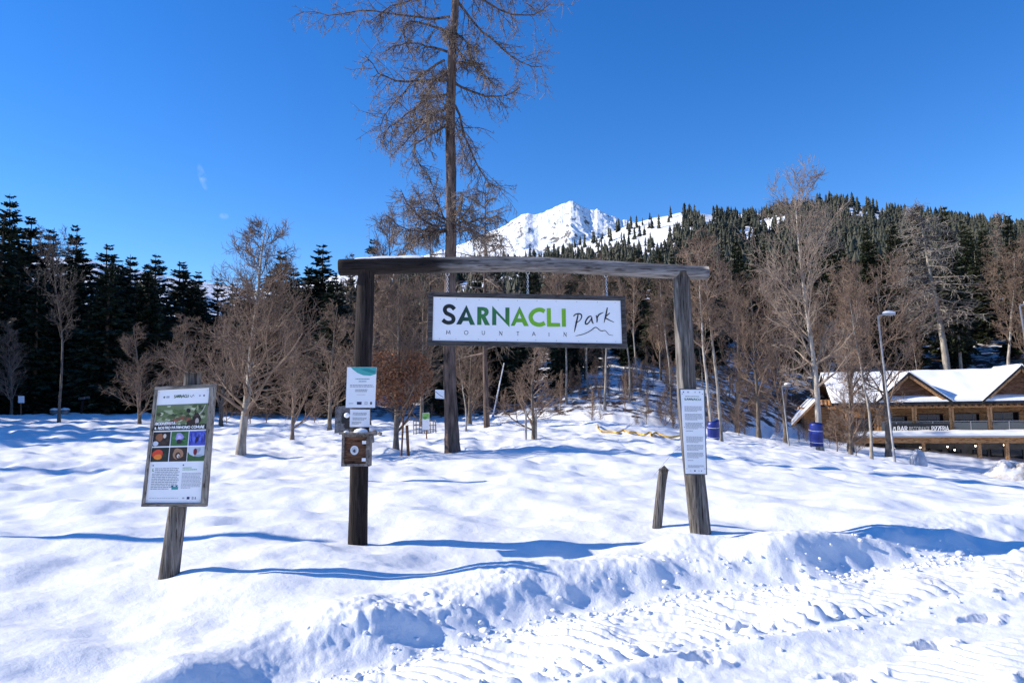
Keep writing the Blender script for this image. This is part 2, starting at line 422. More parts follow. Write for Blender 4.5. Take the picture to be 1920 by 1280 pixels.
def gz(x, y):
    return float(ground(np.array([x]), np.array([y]))[0])
def hit_ground(px, py, tmax=200):
    d = ray(px, py)
    ts = np.geomspace(2.5, tmax, 900)
    z = EYE.z + d.z * ts
    g = ground(d.x * ts, d.y * ts)
    i = np.argmax(z < g)
    if not (z < g).any(): i = len(ts) - 1
    t = ts[i]
    return Vector((d.x * t, d.y * t, gz(d.x * t, d.y * t)))
def at_r(px, r):
    """ground point at horizontal distance r in the direction of a photo column (taken at the horizon)"""
    d = ray(px, 750)
    k = r / math.hypot(d.x, d.y)
    x, y = d.x * k, d.y * k
    return Vector((x, y, gz(x, y)))
def z_at(px, py, r):
    d = ray(px, py)
    return EYE.z + r * d.z / math.hypot(d.x, d.y)

def polar_sheet(name, az, rr, H, mat, litter=None, close=False):
    A, Rr = np.meshgrid(az, rr)
    X, Y = Rr * np.sin(A), Rr * np.cos(A)
    Z = H(X, Y, A, Rr)
    nr, na = A.shape
    idx = np.arange(nr * na).reshape(nr, na)
    if close:
        nx = np.roll(idx, -1, axis=1)
        q = np.stack([idx[:-1], nx[:-1], nx[1:], idx[1:]], -1).reshape(-1, 4)
    else:
        q = np.stack([idx[:-1, :-1], idx[:-1, 1:], idx[1:, 1:], idx[1:, :-1]], -1).reshape(-1, 4)
    q = q[:, ::-1]
    mb = MB(); mb.addarr(np.stack([X, Y, Z], -1).reshape(-1, 3), q)
    me = mb.mesh(name, True)
    if litter is not None:
        at = me.attributes.new('litter', 'FLOAT', 'POINT')
        at.data.foreach_set('value', litter(X, Y, A, Rr).astype(np.float32).ravel())
    return mkobj(name, me, mat)

fine = np.radians(np.linspace(-41, 41, 800))
az = np.concatenate([np.radians(np.linspace(-178, -42, 60)), fine, np.radians(np.linspace(42, 178, 60))])
rr = [0.15, 0.5, 1.0, 1.5, 2.0, 2.5, 3.0]
r = 3.2
while r < 7000:
    rr.append(r)
    r += 0.0125 * (max(r, 3.5) / 4) ** 1.75 if r < 11 else (0.0105 * r * 0.75 if r < 60 else (0.03 * r if r < 320 else 0.25 * r))
def litter_fn(X, Y, A, Rr):
    u = u_of(X, Y)
    r0 = np.interp(u, UT, T_R0) - 1
    k = np.interp(u, [-700, 500, 700, 950, 1100, 1300, 1400, 1600, 2600], [.42, .42, .50, .53, .46, .46, .53, .53, .47])
    return k * smooth((Rr - r0) / 5) * smooth((420 - Rr) / 60)
snow = polar_sheet('snow_field', az, np.array(rr), lambda X, Y, A, R_: ground(X, Y), M_SNOW, litter_fn, True)
tag(snow, 'sunlit snow covered meadow with a packed track in front', None, None, 'structure')
print('ground verts', len(snow.data.vertices))

# loose clods thrown up along the track
def ico():
    t = (1 + 5 ** .5) / 2
    v = np.array([(-1, t, 0), (1, t, 0), (-1, -t, 0), (1, -t, 0), (0, -1, t), (0, 1, t), (0, -1, -t), (0, 1, -t), (t, 0, -1), (t, 0, 1), (-t, 0, -1), (-t, 0, 1)], float)
    v /= np.linalg.norm(v[0])
    f = np.array([(0, 11, 5), (0, 5, 1), (0, 1, 7), (0, 7, 10), (0, 10, 11), (1, 5, 9), (5, 11, 4), (11, 10, 2), (10, 7, 6), (7, 1, 8), (3, 9, 4), (3, 4, 2), (3, 2, 6), (3, 6, 8), (3, 8, 9), (4, 9, 5), (2, 4, 11), (6, 2, 10), (8, 6, 7), (9, 8, 1)])
    return v, f
def subdiv(v, f):
    v = list(map(tuple, v)); cache = {}; out = []
    def mid(a, b):
        k = (min(a, b), max(a, b))
        if k not in cache:
            m = (np.array(v[a]) + np.array(v[b])) / 2; m /= np.linalg.norm(m); v.append(tuple(m)); cache[k] = len(v) - 1
        return cache[k]
    for a, b, c in f:
        ab, bc, ca = mid(a, b), mid(b, c), mid(c, a)
        out += [(a, ab, ca), (b, bc, ab), (c, ca, bc), (ab, bc, ca)]
    return np.array(v), np.array(out)
IV, IF = ico(); IV2, IF2 = subdiv(IV, IF)
def clod(mb, p, s, seed, hi=True, squash=.75):
    v, f = (IV2, IF2) if hi else (IV, IF)
    q = np.random.default_rng(seed)
    off = q.uniform(0, 50, 2)
    w = 1 + .45 * vnoise(v[:, 0] * 1.6 + off[0] + v[:, 2], v[:, 1] * 1.6 + off[1], 3)[:, None]
    V = v * w * s * np.array([q.uniform(.8, 1.3), q.uniform(.8, 1.3), squash])
    a = q.uniform(0, 6.3); ca, sa = math.cos(a), math.sin(a)
    V = np.stack([V[:, 0] * ca - V[:, 1] * sa, V[:, 0] * sa + V[:, 1] * ca, V[:, 2]], 1)
    mb.addarr(V + np.array(p), f)
cl = MB(); rc = random.Random(5)
for i in range(1000):
    x = rc.uniform(-1.6, 5.0)
    ye = float(np.interp(x, EDGE_X, EDGE_Y))
    k = rc.random()
    dd = rc.gauss(-.06, .10) if k < .75 else (rc.gauss(-1.0, .12) if k < .9 else rc.gauss(.3, .2))
    y = ye + dd / .86
    if y < 3.3: continue
    s = min(.05, .007 + abs(rc.gauss(0, .011)))
    clod(cl, (x, y, gz(x, y) + s * .1), s, i, s > .014, .62)
cl = cl.build('snow_clods', M_SNOWCAP, smooth_shade=True)
tag(cl, 'loose lumps of snow thrown up along the edge of the track', 'snow', None, 'stuff')

# ================================================================== far mountain and wooded hills
def az_of(px): 
    d = ray(px, 450); return math.atan2(d.x, d.y)
def el_of(px, py):
    d = ray(px, py); return math.atan2(d.z, math.hypot(d.x, d.y))
PEAK = [(-900, 500), (-300, 485), (0, 478), (170, 487), (300, 515), (480, 545), (560, 535), (640, 515), (800, 477), (860, 458), (900, 446), (940, 428), (965, 412), (985, 402), (1010, 404), (1030, 395), (1055, 383),
        (1072, 377), (1090, 384), (1108, 395), (1120, 394), (1140, 403), (1160, 411), (1200, 420), (1300, 425), (1380, 404), (1420, 400), (1460, 404), (1520, 430), (1700, 450), (2200, 470), (2900, 480)]
pa = np.array([az_of(p[0]) for p in PEAK]); pe = np.array([el_of(*p) for p in PEAK])
def mountain(X, Y, A, Rr):
    t = np.clip((Rr - 1300) / 1700, 0, 1.0)
    top = np.interp(A, pa, pe)
    e = 0.02 + (top - 0.02) * np.where(t < 1, t ** 0.8, 1)
    z = np.tan(e) * Rr + 1.6
    def ridged(x, y, s, o):
        v = 0; a = 1; w = 1; tt = 0
        for k in range(o):
            q_ = (1 - np.abs(vnoise(x + 7 * k, y - 3 * k, s + k) + .5 * vnoise(x * 1.9, y * 1.9, s + 30 + k)) * 1.3); q_ = np.clip(q_, -.3, 1) ** 1
            v = v + a * q_ * w; w = np.clip(q_, .2, 1); tt += a
            x, y = (x * .8 - y * .6) * 2.1, (x * .6 + y * .8) * 2.1; a *= .55
        return v / tt
    n = ridged(X * .0040, Y * .0026, 60, 4)
    z = z + 62 * (n - .5) * smooth(t / .25) * smooth((1.06 - t) / .3) + 7 * ridged(X * .02, Y * .012, 70, 4) * smooth(t / .3)
    z = z + 5 * fbm(A * 190, Rr * .002, 67, 3) * smooth((t - .8) / .2)
    z = z - np.clip(Rr - 3000, 0, None) * 1.3
    return z
m = bpy.data.materials.new('mountain_snow'); n, l, b = nodes_of(m)
geo = n.new('ShaderNodeNewGeometry'); sep = n.new('ShaderNodeSeparateXYZ'); l.new(geo.outputs['Normal'], sep.inputs[0])
tc = n.new('ShaderNodeTexCoord'); ns = n.new('ShaderNodeTexNoise'); ns.inputs['Scale'].default_value = .03; ns.inputs['Detail'].default_value = 9; ns.inputs['Roughness'].default_value = .7; l.new(tc.outputs['Object'], ns.inputs['Vector'])
ma = n.new('ShaderNodeMath'); ma.operation = 'MULTIPLY_ADD'; ma.inputs[1].default_value = 1.2; l.new(ns.outputs['Fac'], ma.inputs[0]); l.new(sep.outputs['Z'], ma.inputs[2])
cr = n.new('ShaderNodeValToRGB'); cr.color_ramp.elements[0].position = .50; cr.color_ramp.elements[0].color = (.13, .125, .125, 1); cr.color_ramp.elements[1].position = .60; cr.color_ramp.elements[1].color = (.9, .91, .93, 1)
mr_ = n.new('ShaderNodeMapRange'); mr_.inputs['From Min'].default_value = .8; mr_.inputs['From Max'].default_value = 1.6; l.new(ma.outputs[0], mr_.inputs['Value']); l.new(mr_.outputs[0], cr.inputs['Fac']); l.new(cr.outputs[0], b.inputs['Base Color']); b.inputs['Roughness'].default_value = .8
bp = n.new('ShaderNodeBump'); bp.inputs['Distance'].default_value = 12; bp.inputs['Strength'].default_value = .6; l.new(ns.outputs['Fac'], bp.inputs['Height']); l.new(bp.outputs[0], b.inputs['Normal'])
mt = polar_sheet('snow_mountain', np.concatenate([np.radians(np.linspace(-46, -7.2, 110)), np.radians(np.linspace(-7, 18, 430)), np.radians(np.linspace(18.3, 46, 60))]), np.concatenate([np.linspace(1250, 2300, 60), np.linspace(2310, 3000, 120), [3040, 3120, 3400]]), mountain, m)
tag(mt, 'distant rocky peak under bright snow above the wooded hills', None, None, 'structure')

HILL = [(-900, 640), (0, 640), (300, 620), (560, 560), (700, 520), (800, 505), (900, 490), (1000, 480), (1060, 470), (1110, 452), (1150, 432), (1180, 421), (1230, 408), (1300, 396), (1340, 401), (1390, 414), (1430, 408), (1480, 392),
        (1550, 380), (1620, 388), (1700, 406), (1830, 424), (1950, 440), (2200, 480), (2900, 560)]
ha = np.array([az_of(p[0]) for p in HILL]); he = np.array([el_of(*p) for p in HILL])
HR0, HR1 = 190.0, 1000.0
def hill(X, Y, A, Rr):
    t = (Rr - HR0) / (HR1 - HR0)
    top = np.interp(A, ha, he)
    e0 = np.interp(A, [-.6, -.1, 0.1, .4, .7], [-.02, .02, .06, .08, .08])
    e = e0 + (top - e0) * np.clip(t, 0, 1) ** 0.7
    z = np.tan(e) * Rr + 1.6
    z = z + 14 * fbm(X * .008, Y * .008, 70, 4) * smooth(t / .2) * smooth((1.02 - t) / .25) + 3 * fbm(X * .03, Y * .03, 75, 3) * smooth(t / .1)
    z = z - np.clip(Rr - HR1, 0, None) * .8 - 12 * smooth((.05 - t) / .05)
    return z
CLEAR = [(1190, 436, 34, 20), (1225, 430, 40, 17), (1262, 412, 30, 11), (1150, 450, 34, 20), (1215, 462, 40, 13), (1120, 455, 40, 20), (1080, 463, 34, 14), (1315, 408, 18, 8), (1345, 428, 22, 8), (1445, 425, 22, 12), (1470, 412, 16, 8), (1600, 400, 26, 9), (1555, 396, 10, 5), (1640, 408, 15, 6), (1400, 436, 12, 8), (1500, 420, 14, 6), (1700, 420, 12, 5), (1570, 425, 12, 5), (1290, 436, 14, 8)]
R3I = np.array(R3.inverted())
def proj_np(X, Y, Z):
    P = np.stack([X, Y, Z - EYE.z], -1) @ R3I.T
    return 960 + F * P[..., 0] / -P[..., 2], 640 - F * P[..., 1] / -P[..., 2]
def wood_state(X, Y, Z):
    """density noise, threshold of the wood and whether a point lies in one of the open snow slopes"""
    dens = fbm(X * .011, Y * .011, 80, 4)
    px, py = proj_np(X, Y, Z)
    thr = np.where(px > 1420, -.30, np.where(px > 1280, -.12, .10))
    cl_ = np.zeros(X.shape, bool)
    for cx, cy, a, b2 in CLEAR:
        cl_ |= ((px - cx) / (a * 1.25)) ** 2 + ((py - cy) / (b2 * 1.3)) ** 2 < 1.0 + .8 * dens
    return dens, thr, cl_
def hill_floor(X, Y, A, Rr):
    d_, t_, c_ = wood_state(X, Y, hill(X, Y, A, Rr))
    return np.where(c_, 0.0, smooth((d_ - t_ + .08) / .16))
m = bpy.data.materials.new('hill_floor'); n, l, b = nodes_of(m)
at = n.new('ShaderNodeAttribute'); at.attribute_name = 'litter'; tc = n.new('ShaderNodeTexCoord')
ns = n.new('ShaderNodeTexNoise'); ns.inputs['Scale'].default_value = .06; ns.inputs['Detail'].default_value = 8; l.new(tc.outputs['Object'], ns.inputs['Vector'])
ad = n.new('ShaderNodeMath'); ad.operation = 'MULTIPLY_ADD'; ad.inputs[1].default_value = .62; l.new(at.outputs['Fac'], ad.inputs[0]); l.new(ns.outputs['Fac'], ad.inputs[2])
mr_ = n.new('ShaderNodeMapRange'); mr_.inputs['From Min'].default_value = .66; mr_.inputs['From Max'].default_value = .86; l.new(ad.outputs[0], mr_.inputs['Value'])
mx = n.new('ShaderNodeMix'); mx.data_type = 'RGBA'; l.new(mr_.outputs[0], mx.inputs[0]); mx.inputs[6].default_value = (.90, .90, .90, 1); mx.inputs[7].default_value = (.055, .05, .04, 1)
l.new(mx.outputs[2], b.inputs['Base Color']); b.inputs['Roughness'].default_value = .9
hl = polar_sheet('wooded_hill', np.radians(np.linspace(-40, 48, 420)), np.concatenate([np.linspace(HR0, HR1, 110), [1020, 1060, 1150]]), hill, m, hill_floor)
tag(hl, 'snowy hillside carrying the far conifer wood below the peak', None, None, 'structure')

# far wood on the hills: one mass of small conifers
def far_tree_variants(k=8):
    out = []
    for s in range(k):
        q = np.random.default_rng(100 + s); V = []; Fc = []; n0 = 0
        tiers = 6; m = 7
        for i in range(tiers):
            zt = 1 - (i) / tiers * .93 ; zb = 1 - (i + 1.55) / tiers * .93
            rad = (.035 + .19 * ((i + 1.2) / tiers) ** .9) * q.uniform(.8, 1.15)
            a = np.arange(m) * 2 * math.pi / m + q.uniform(0, 6)
            rr_ = rad * q.uniform(.55, 1.25, m)
            ring = np.stack([rr_ * np.cos(a), rr_ * np.sin(a), np.full(m, max(zb, .02)) + q.uniform(-.03, .03, m)], 1)
            V.append(ring); V.append([[q.uniform(-.01, .01), q.uniform(-.01, .01), min(zt + .03, 1)]])
            Fc += [(n0 + j, n0 + (j + 1) % m, n0 + m) for j in range(m)]; n0 += m + 1
        out.append((np.concatenate(V), np.array(Fc)))
    return out
FT = far_tree_variants()
fw = MB(); q = np.random.default_rng(11); cnt = 0
N = 17000
AA = q.uniform(math.radians(-20), math.radians(41), N); RR = HR0 + 30 + (HR1 - HR0 - 30) * q.uniform(0, 1, N) ** .8
XX, YY = RR * np.sin(AA), RR * np.cos(AA); ZZ = hill(XX, YY, AA, RR)
DD, TT_, CC_ = wood_state(XX, YY, ZZ)
for i in range(N):
    x, y, z = XX[i], YY[i], ZZ[i]
    if (DD[i] < TT_[i] and q.random() < .85) or (CC_[i] and q.random() < .9): continue
    h = q.uniform(9, 19)
    v, f = FT[q.integers(len(FT))]
    a = q.uniform(0, 6.3); ca, sa = math.cos(a), math.sin(a)
    w = h * q.uniform(.75, 1.15)
    V = np.stack([(v[:, 0] * ca - v[:, 1] * sa) * w + x, (v[:, 0] * sa + v[:, 1] * ca) * w + y, v[:, 2] * h + z - .3], 1)
    fw.addarr(V, f); cnt += 1
fwo = fw.build('far_conifer_wood', M_FARNEEDLE)
tag(fwo, 'far conifer wood covering the hills below the snowy peak', 'wood', None, 'stuff')
print('far trees', cnt)
# ================================================================== trees
def unit(v): return v / (np.linalg.norm(v, axis=-1, keepdims=True) + 1e-9)
def grow(q, S, D, L, n, bend=0.0, jit=0.12):
    """batch of polylines from S along D; bend > 0 turns them up, < 0 down"""
    d = unit(np.asarray(D, float)); P = [np.asarray(S, float)]
    bend = np.broadcast_to(np.asarray(bend, float), (len(d),))[:, None]
    for i in range(n):
        d = unit(d + bend / n * np.array([0, 0, 1.0]) + jit * q.normal(size=d.shape))
        P.append(P[-1] + d * (np.asarray(L)[:, None] / n))
    return np.stack(P, 1)
def kids(q, P, R, c, t0, t1, amin, amax, planar=0.0):
    """c children per polyline: start, direction, radius there, t"""
    m, n, _ = P.shape
    t = (np.arange(c)[None] + q.uniform(0, 1, (m, c))) / c * (t1 - t0) + t0
    f = t * (n - 1); i = np.clip(f.astype(int), 0, n - 2); w = (f - i)[..., None]
    M = np.arange(m)[:, None]
    S = P[M, i] * (1 - w) + P[M, i + 1] * w
    T = unit(P[M, i + 1] - P[M, i]); r = R[M, i] * (1 - w[..., 0]) + R[M, i + 1] * w[..., 0]
    rnd = q.normal(size=T.shape); rnd[..., 2] *= (1 - planar)
    side = unit(rnd - (rnd * T).sum(-1, keepdims=True) * T)
    a = np.radians(q.uniform(amin, amax, (m, c)))[..., None]
    D = T * np.cos(a) + side * np.sin(a)
    return S.reshape(-1, 3), D.reshape(-1, 3), r.reshape(-1), t.reshape(-1)
def taper(r0, n, e=1.0, tip=.25):
    t = np.linspace(0, 1, n)
    return r0[:, None] * (1 - (1 - tip) * t[None] ** e)

def gen_bare(seed, h=10.0, spread=.34, first=.22, nl=24, ns=8, nt=6, nw=2, trunk_r=.016, rise=(40, 68), bend=.55, lean=.03, shape='round', twig=.011, fork=False):
    """leafless broadleaf tree: trunk mesh and crown mesh"""
    q = np.random.default_rng(seed)
    tk = grow(q, np.zeros((1, 3)), np.array([[lean, 0, 1.0]]), np.array([h]), 14, .35, .035)
    tr = taper(np.array([trunk_r * h]), 15, .9, .12)
    tr[:, 0] *= 1.35
    mt_ = MB(); tubes(mt_, tk, tr, 9)
    S, D, r, t = kids(q, tk, tr, nl, first, .97, *rise)
    D = D + np.array([0, 0, .12])
    if shape == 'round': prof = (.35 + .65 * np.sin(np.clip((t - first) / (1 - first), 0, 1) ** .75 * math.pi * .93))
    elif shape == 'low': prof = (1.12 - 1.0 * ((t - first) / (1 - first)) ** .62)
    else: prof = (.8 - .55 * (t - first) / (1 - first))
    L = spread * h * prof * q.uniform(.75, 1.15, len(t)) + .05 * h
    lim = grow(q, S, D, L, 7, bend, .10)
    lr = taper(np.clip(r * .55, .012, None), 8, .9, .2)
    mc = MB(); tubes(mc, lim, lr, 5)
    S, D, r, t = kids(q, lim, lr, ns, .12, .97, 28, 62)
    L2 = np.repeat(L, ns) * q.uniform(.28, .55, len(t)) * (1.15 - .55 * t)
    sub = grow(q, S, D, L2, 4, .35, .13); sr = taper(np.clip(r * .6, twig * 1.15, .05), 5, 1, .45)
    tubes(mc, sub, sr, 4)
    S, D, r, t = kids(q, sub, sr, nt, .15, 1.0, 25, 65)
    L3 = np.repeat(L2, nt) * q.uniform(.25, .6, len(t)) + .05
    tw = grow(q, S, D, L3, 2, .3, .16); wr = taper(np.full(len(t), twig), 3, 1, .5)
    tubes(mc, tw, wr, 3)
    if nw:
        S, D, r, t = kids(q, tw, wr, nw, .2, 1.0, 25, 65)
        L4 = np.repeat(L3, nw) * q.uniform(.3, .65, len(t)) + .04
        t2 = grow(q, S, D, L4, 1, .2, .1); tubes(mc, t2, taper(np.full(len(t), twig * .75), 2, 1, .5), 3)
    return mt_.mesh('trunk', True), mc.mesh('crown', True)

def gen_spruce(seed, h=10.0, width=.17, nb=40, per=9, start=.07, kite=22, dens=.93):
    q = np.random.default_rng(seed)
    tk = grow(q, np.zeros((1, 3)), np.array([[0, 0, 1.0]]), np.array([h]), 10, 0, .006)
    mt_ = MB(); tubes(mt_, tk, taper(np.array([.017 * h]), 11, 1, .05), 7)
    mc = MB()
    z = []; a = []; ln = []
    for i in range(nb):
        t = start + (1 - start) * (i + q.uniform(-.5, .5)) / nb
        k = max(4, int(per * (1 - .35 * t)))
        base = width * h * (1 - t) ** .82 * (0.9 + .2 * q.random()) + .012 * h
        if t < start + .12: base *= .75
        for j in range(k):
            if q.random() > dens: continue
            z.append(np.clip(t + (1 - t) * q.normal(0, .02), start * .8, .995) * h); a.append(2 * math.pi * (j + q.uniform(-.3, .3)) / k + i * 1.3); ln.append(base * q.uniform(.62, 1.15))
    z, a, ln = map(np.array, (z, a, ln)); t = z / h
    pitch = np.radians(-22 + 55 * t ** 2.0 + q.normal(0, 6, len(t)))
    D = np.stack([np.cos(a) * np.cos(pitch), np.sin(a) * np.cos(pitch), np.sin(pitch)], 1)
    S = np.stack([np.zeros_like(z), np.zeros_like(z), z], 1)
    P = grow(q, S, D, ln, 5, .38 - .3 * t, .05)
    tubes(mc, P, taper(np.full(len(z), .0028 * h), 6, 1, .2), 3)
    # sprays: kites left and right of each branch, drooping
    m = len(z); c = kite
    tt = (np.arange(c)[None] + q.uniform(0, 1, (m, c))) / c * .88 + .12
    f = tt * 5; i = np.clip(f.astype(int), 0, 4); w = (f - i)[..., None]; M = np.arange(m)[:, None]
    B = P[M, i] * (1 - w) + P[M, i + 1] * w; T = unit(P[M, i + 1] - P[M, i])
    sd = np.where(np.arange(c) % 2 == 0, 1.0, -1.0)[None, :, None]
    side = unit(np.cross(T, np.array([0, 0, 1.0]))) * sd
    d = unit(T * q.uniform(.35, 1.0, (m, c, 1)) + side * q.uniform(.35, 1.0, (m, c, 1)) + np.array([0, 0, -1.0]) * q.uniform(.05, .75, (m, c, 1)))
    l_ = (ln[:, None] * (.36 - .18 * tt) * q.uniform(.65, 1.35, (m, c)) + .006 * h)[..., None]
    nrm = unit(np.cross(d, unit(q.normal(size=d.shape) + np.array([0, 0, 1.2]))))
    wd = l_ * q.uniform(.18, .34, (m, c, 1))
    V = np.stack([B, B + d * l_ * .45 + nrm * wd, B + d * l_, B + d * l_ * .55 - nrm * wd], 2).reshape(-1, 3)
    mc.addarr(V, np.arange(len(V)).reshape(-1, 4))
    return mt_.mesh('trunk', True), mc.mesh('crown', False)

def gen_larch(seed, h=10.0, width=.2, start=.25, nb=42, bend=.1, twig=.010, nt=11, nw=3, hang=.5, pitch0=-10, narrow=.8):
    q = np.random.default_rng(seed)
    tk = grow(q, np.zeros((1, 3)), np.array([[0, 0, 1.0]]), np.array([h]), 12, .2, .012)
    tr = taper(np.array([.014 * h]), 13, .9, .06); mt_ = MB(); tubes(mt_, tk, tr, 8)
    t = start + (1 - start) * (np.arange(nb) + q.uniform(-.4, .4, nb)) / nb
    t = np.clip(t, start, .985)
    a = q.uniform(0, 6.28, nb); p = np.radians(pitch0 + 45 * (t - start) ** 1.5 + q.normal(0, 9, nb))
    D = np.stack([np.cos(a) * np.cos(p), np.sin(a) * np.cos(p), np.sin(p)], 1)
    f = t * 12; i = np.clip(f.astype(int), 0, 11); w = (f - i)[:, None]
    S = tk[0][i] * (1 - w) + tk[0][i + 1] * w
    L = width * h * (1 - (t - start) / (1 - start)) ** narrow * q.uniform(.6, 1.15, nb) + .02 * h
    P = grow(q, S, D, L, 6, bend, .09)
    mc = MB(); larch_clothe(q, mc, P, taper(np.full(nb, .0042 * h), 7, .9, .25), L, nt, nw, twig, hang)
    return mt_.mesh('trunk', True), mc.mesh('crown', True)
def larch_clothe(q, mc, P, R, L, nt, nw, twig, hang):
    tubes(mc, P, R, 5)
    S, D, r, t = kids(q, P, R, nt, .15, 1.0, 35, 75, .3)
    D = D + np.array([0, 0, -hang]) * q.uniform(0, 1.2, (len(D), 1))
    L2 = np.repeat(L, nt) * q.uniform(.14, .38, len(t)) + .1
    sb = grow(q, S, D, L2, 4, -hang * .5, .16); sr = taper(np.full(len(t), twig * 1.15), 5, 1, .5)
    tubes(mc, sb, sr, 3)
    if nw:
        S, D, r, t = kids(q, sb, sr, nw, .1, 1.0, 30, 80)
        L3 = np.repeat(L2, nw) * q.uniform(.2, .5, len(t)) + .05
        s3 = grow(q, S, D + np.array([0, 0, -hang * .6]), L3, 2, -hang * .4, .2)
        tubes(mc, s3, taper(np.full(len(t), twig * .8), 3, 1, .6), 3)
        return s3
    return sb

def setmat(me, m):
    me.materials.clear(); me.materials.append(m); return me
PROTO = {}
def proto(key, gen, bark, crown):
    a, b_ = gen
    PROTO[key] = (setmat(a, bark), setmat(b_, crown))
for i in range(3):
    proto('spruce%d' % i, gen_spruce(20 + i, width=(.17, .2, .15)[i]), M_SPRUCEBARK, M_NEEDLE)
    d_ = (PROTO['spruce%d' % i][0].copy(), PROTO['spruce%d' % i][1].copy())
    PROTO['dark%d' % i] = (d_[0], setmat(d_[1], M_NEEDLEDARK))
proto('tall0', gen_spruce(31, width=.13, start=.34, nb=28), M_SPRUCEBARK, M_NEEDLE)
proto('tall1', gen_spruce(32, width=.15, start=.28, nb=28, dens=.85), M_BARKPALE, M_NEEDLE)
for i in range(4):
    proto('beech%d' % i, gen_bare(40 + i, spread=(.30, .34, .26, .36)[i], first=(.22, .10, .28, .08)[i], shape=('round', 'low', 'up', 'low')[i], bend=(.55, .4, .8, .5)[i], twig=.013), M_BEECHBARK, M_TWIG)
proto('slim0', gen_bare(50, spread=.17, first=.42, nl=20, ns=6, nt=6, nw=2, trunk_r=.0095, shape='round', bend=.7, lean=-.03, twig=.012), M_BARKPALE, M_TWIG)
PROTO['slimshade'] = (setmat(PROTO['slim0'][0].copy(), M_BEECHBARK), setmat(PROTO['slim0'][1].copy(), M_SPRUCEBARK))  # darker copy of the slim tree: forest shade put into bark and twigs
proto('slim1', gen_bare(51, spread=.15, first=.5, nl=18, ns=6, nt=6, nw=2, trunk_r=.0085, shape='up', bend=.8, lean=.04, twig=.012), M_BARKPALE, M_TWIG)
proto('shrub0', gen_bare(52, h=4.0, spread=.5, first=.06, nl=20, ns=7, nt=5, nw=0, trunk_r=.011, shape='low', bend=.7, twig=.010), M_TWIG, M_TWIG)
proto('shrub1', gen_bare(53, h=4.0, spread=.4, first=.04, nl=22, ns=6, nt=5, nw=0, trunk_r=.010, rise=(20, 45), shape='low', bend=.6, twig=.010), M_TWIG, M_TWIG)
proto('larch0', gen_larch(60, start=.3), M_LARCHBARK, M_LARCHTWIG)
proto('larch1', gen_larch(61, start=.22, width=.24), M_LARCHBARK, M_LARCHTWIG)
proto('dead0', gen_larch(62, start=.36, width=.15, nb=80, nt=13, nw=3, twig=.013, pitch0=-25, hang=.35, narrow=.45), M_BARKPALE, M_DEADTWIG)

def place_tree(key, name, label, cat, p, h, width=1.0, group=None, rot=None, natural=10.0, lean=(0, 0)):
    t = thing(name, label, cat, (p[0], p[1], p[2] - .08), group)
    s = h / natural
    t.scale = (s * width, s * width, s)
    t.rotation_euler = (lean[0], lean[1], random.uniform(0, 6.28) if rot is None else rot)
    a, b_ = PROTO[key]
    for nm, me in (('trunk', a), ('crown', b_)):
        o = bpy.data.objects.new(nm, me); COL.objects.link(o); o.parent = t
    return t
def tree_px(key, name, label, cat, px, r, top, width=1.0, group=None, rot=None, natural=10.0, lean=(0, 0)):
    p = at_r(px, r)
    h = z_at(px, top, r) - p.z
    return place_tree(key, name, label, cat, p, max(h, 1.5), width, group, rot, natural, lean)
tr_ = random.Random(9)
def zone(px):
    for lim, ph in ((110, 'near the left picture edge'), (260, 'left of the board sign'), (430, 'behind the board sign'), (640, 'between the board sign and the gate'), (830, 'inside the gate left of the big larch'), (1000, 'inside the gate right of the big larch'),
                    (1170, 'below the right half of the sign'), (1290, 'just left of the right gate post'), (1420, 'just right of the right gate post'), (1560, 'around the large pale tree'), (1700, 'above the left end of the restaurant')):
        if px < lim: return ph
    return 'above the restaurant roof'

# --- left spruce forest, backlit
LG = 'spruces of the dark left forest'
LL = 'dark spruce standing in the shaded forest wall behind the left meadow'
SK = [(-6, 396, 66, 'tall dark spruce cut by the left edge of the picture'), (46, 404, 72, 'tallest dark spruce near the left edge with pointed top'), (84, 424, 76, 'dark spruce just right of the tallest left spruce'),
      (150, 470, 78, 'blunt topped dark spruce right of the thin bare tree on the left'), (197, 455, 72, 'slender dark spruce with sharp tip between blunt spruces on the left'),
      (241, 476, 74, 'narrow dark spruce rising left of the board sign against the sky'), (288, 474, 76, 'bushy dark spruce above the left board sign'), (336, 488, 82, 'short dark spruce right above the board sign with its leaning twin'),
      (527, 466, 80, 'dark spruce right behind the bare beech, left of the forked pair'), (603, 455, 70, 'full dark spruce closest left of the wooden gate'), (576, 503, 78, 'smaller dark spruce leaning against the full one left of the gate'),
      (408, 518, 84, 'dark spruce filling the gap left of the pale beech'), (440, 540, 80, 'low dark spruce seen through the pale beech crown'), (699, 447, 125, 'small far spruce tip showing above the left end of the beam')]
for i, (px, top, r, lab) in enumerate(SK):
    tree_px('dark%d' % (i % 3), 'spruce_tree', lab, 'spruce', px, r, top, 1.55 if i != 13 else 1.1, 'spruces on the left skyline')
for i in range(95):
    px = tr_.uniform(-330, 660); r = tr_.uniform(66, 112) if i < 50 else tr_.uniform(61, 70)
    tree_px('dark%d' % (i % 3), 'spruce_tree', 'dark spruce in the shaded forest wall ' + zone(px), 'spruce', px, r, tr_.uniform(488, 565) + (12 if 380 < px < 520 else 0), tr_.uniform(1.2, 1.6), LG)
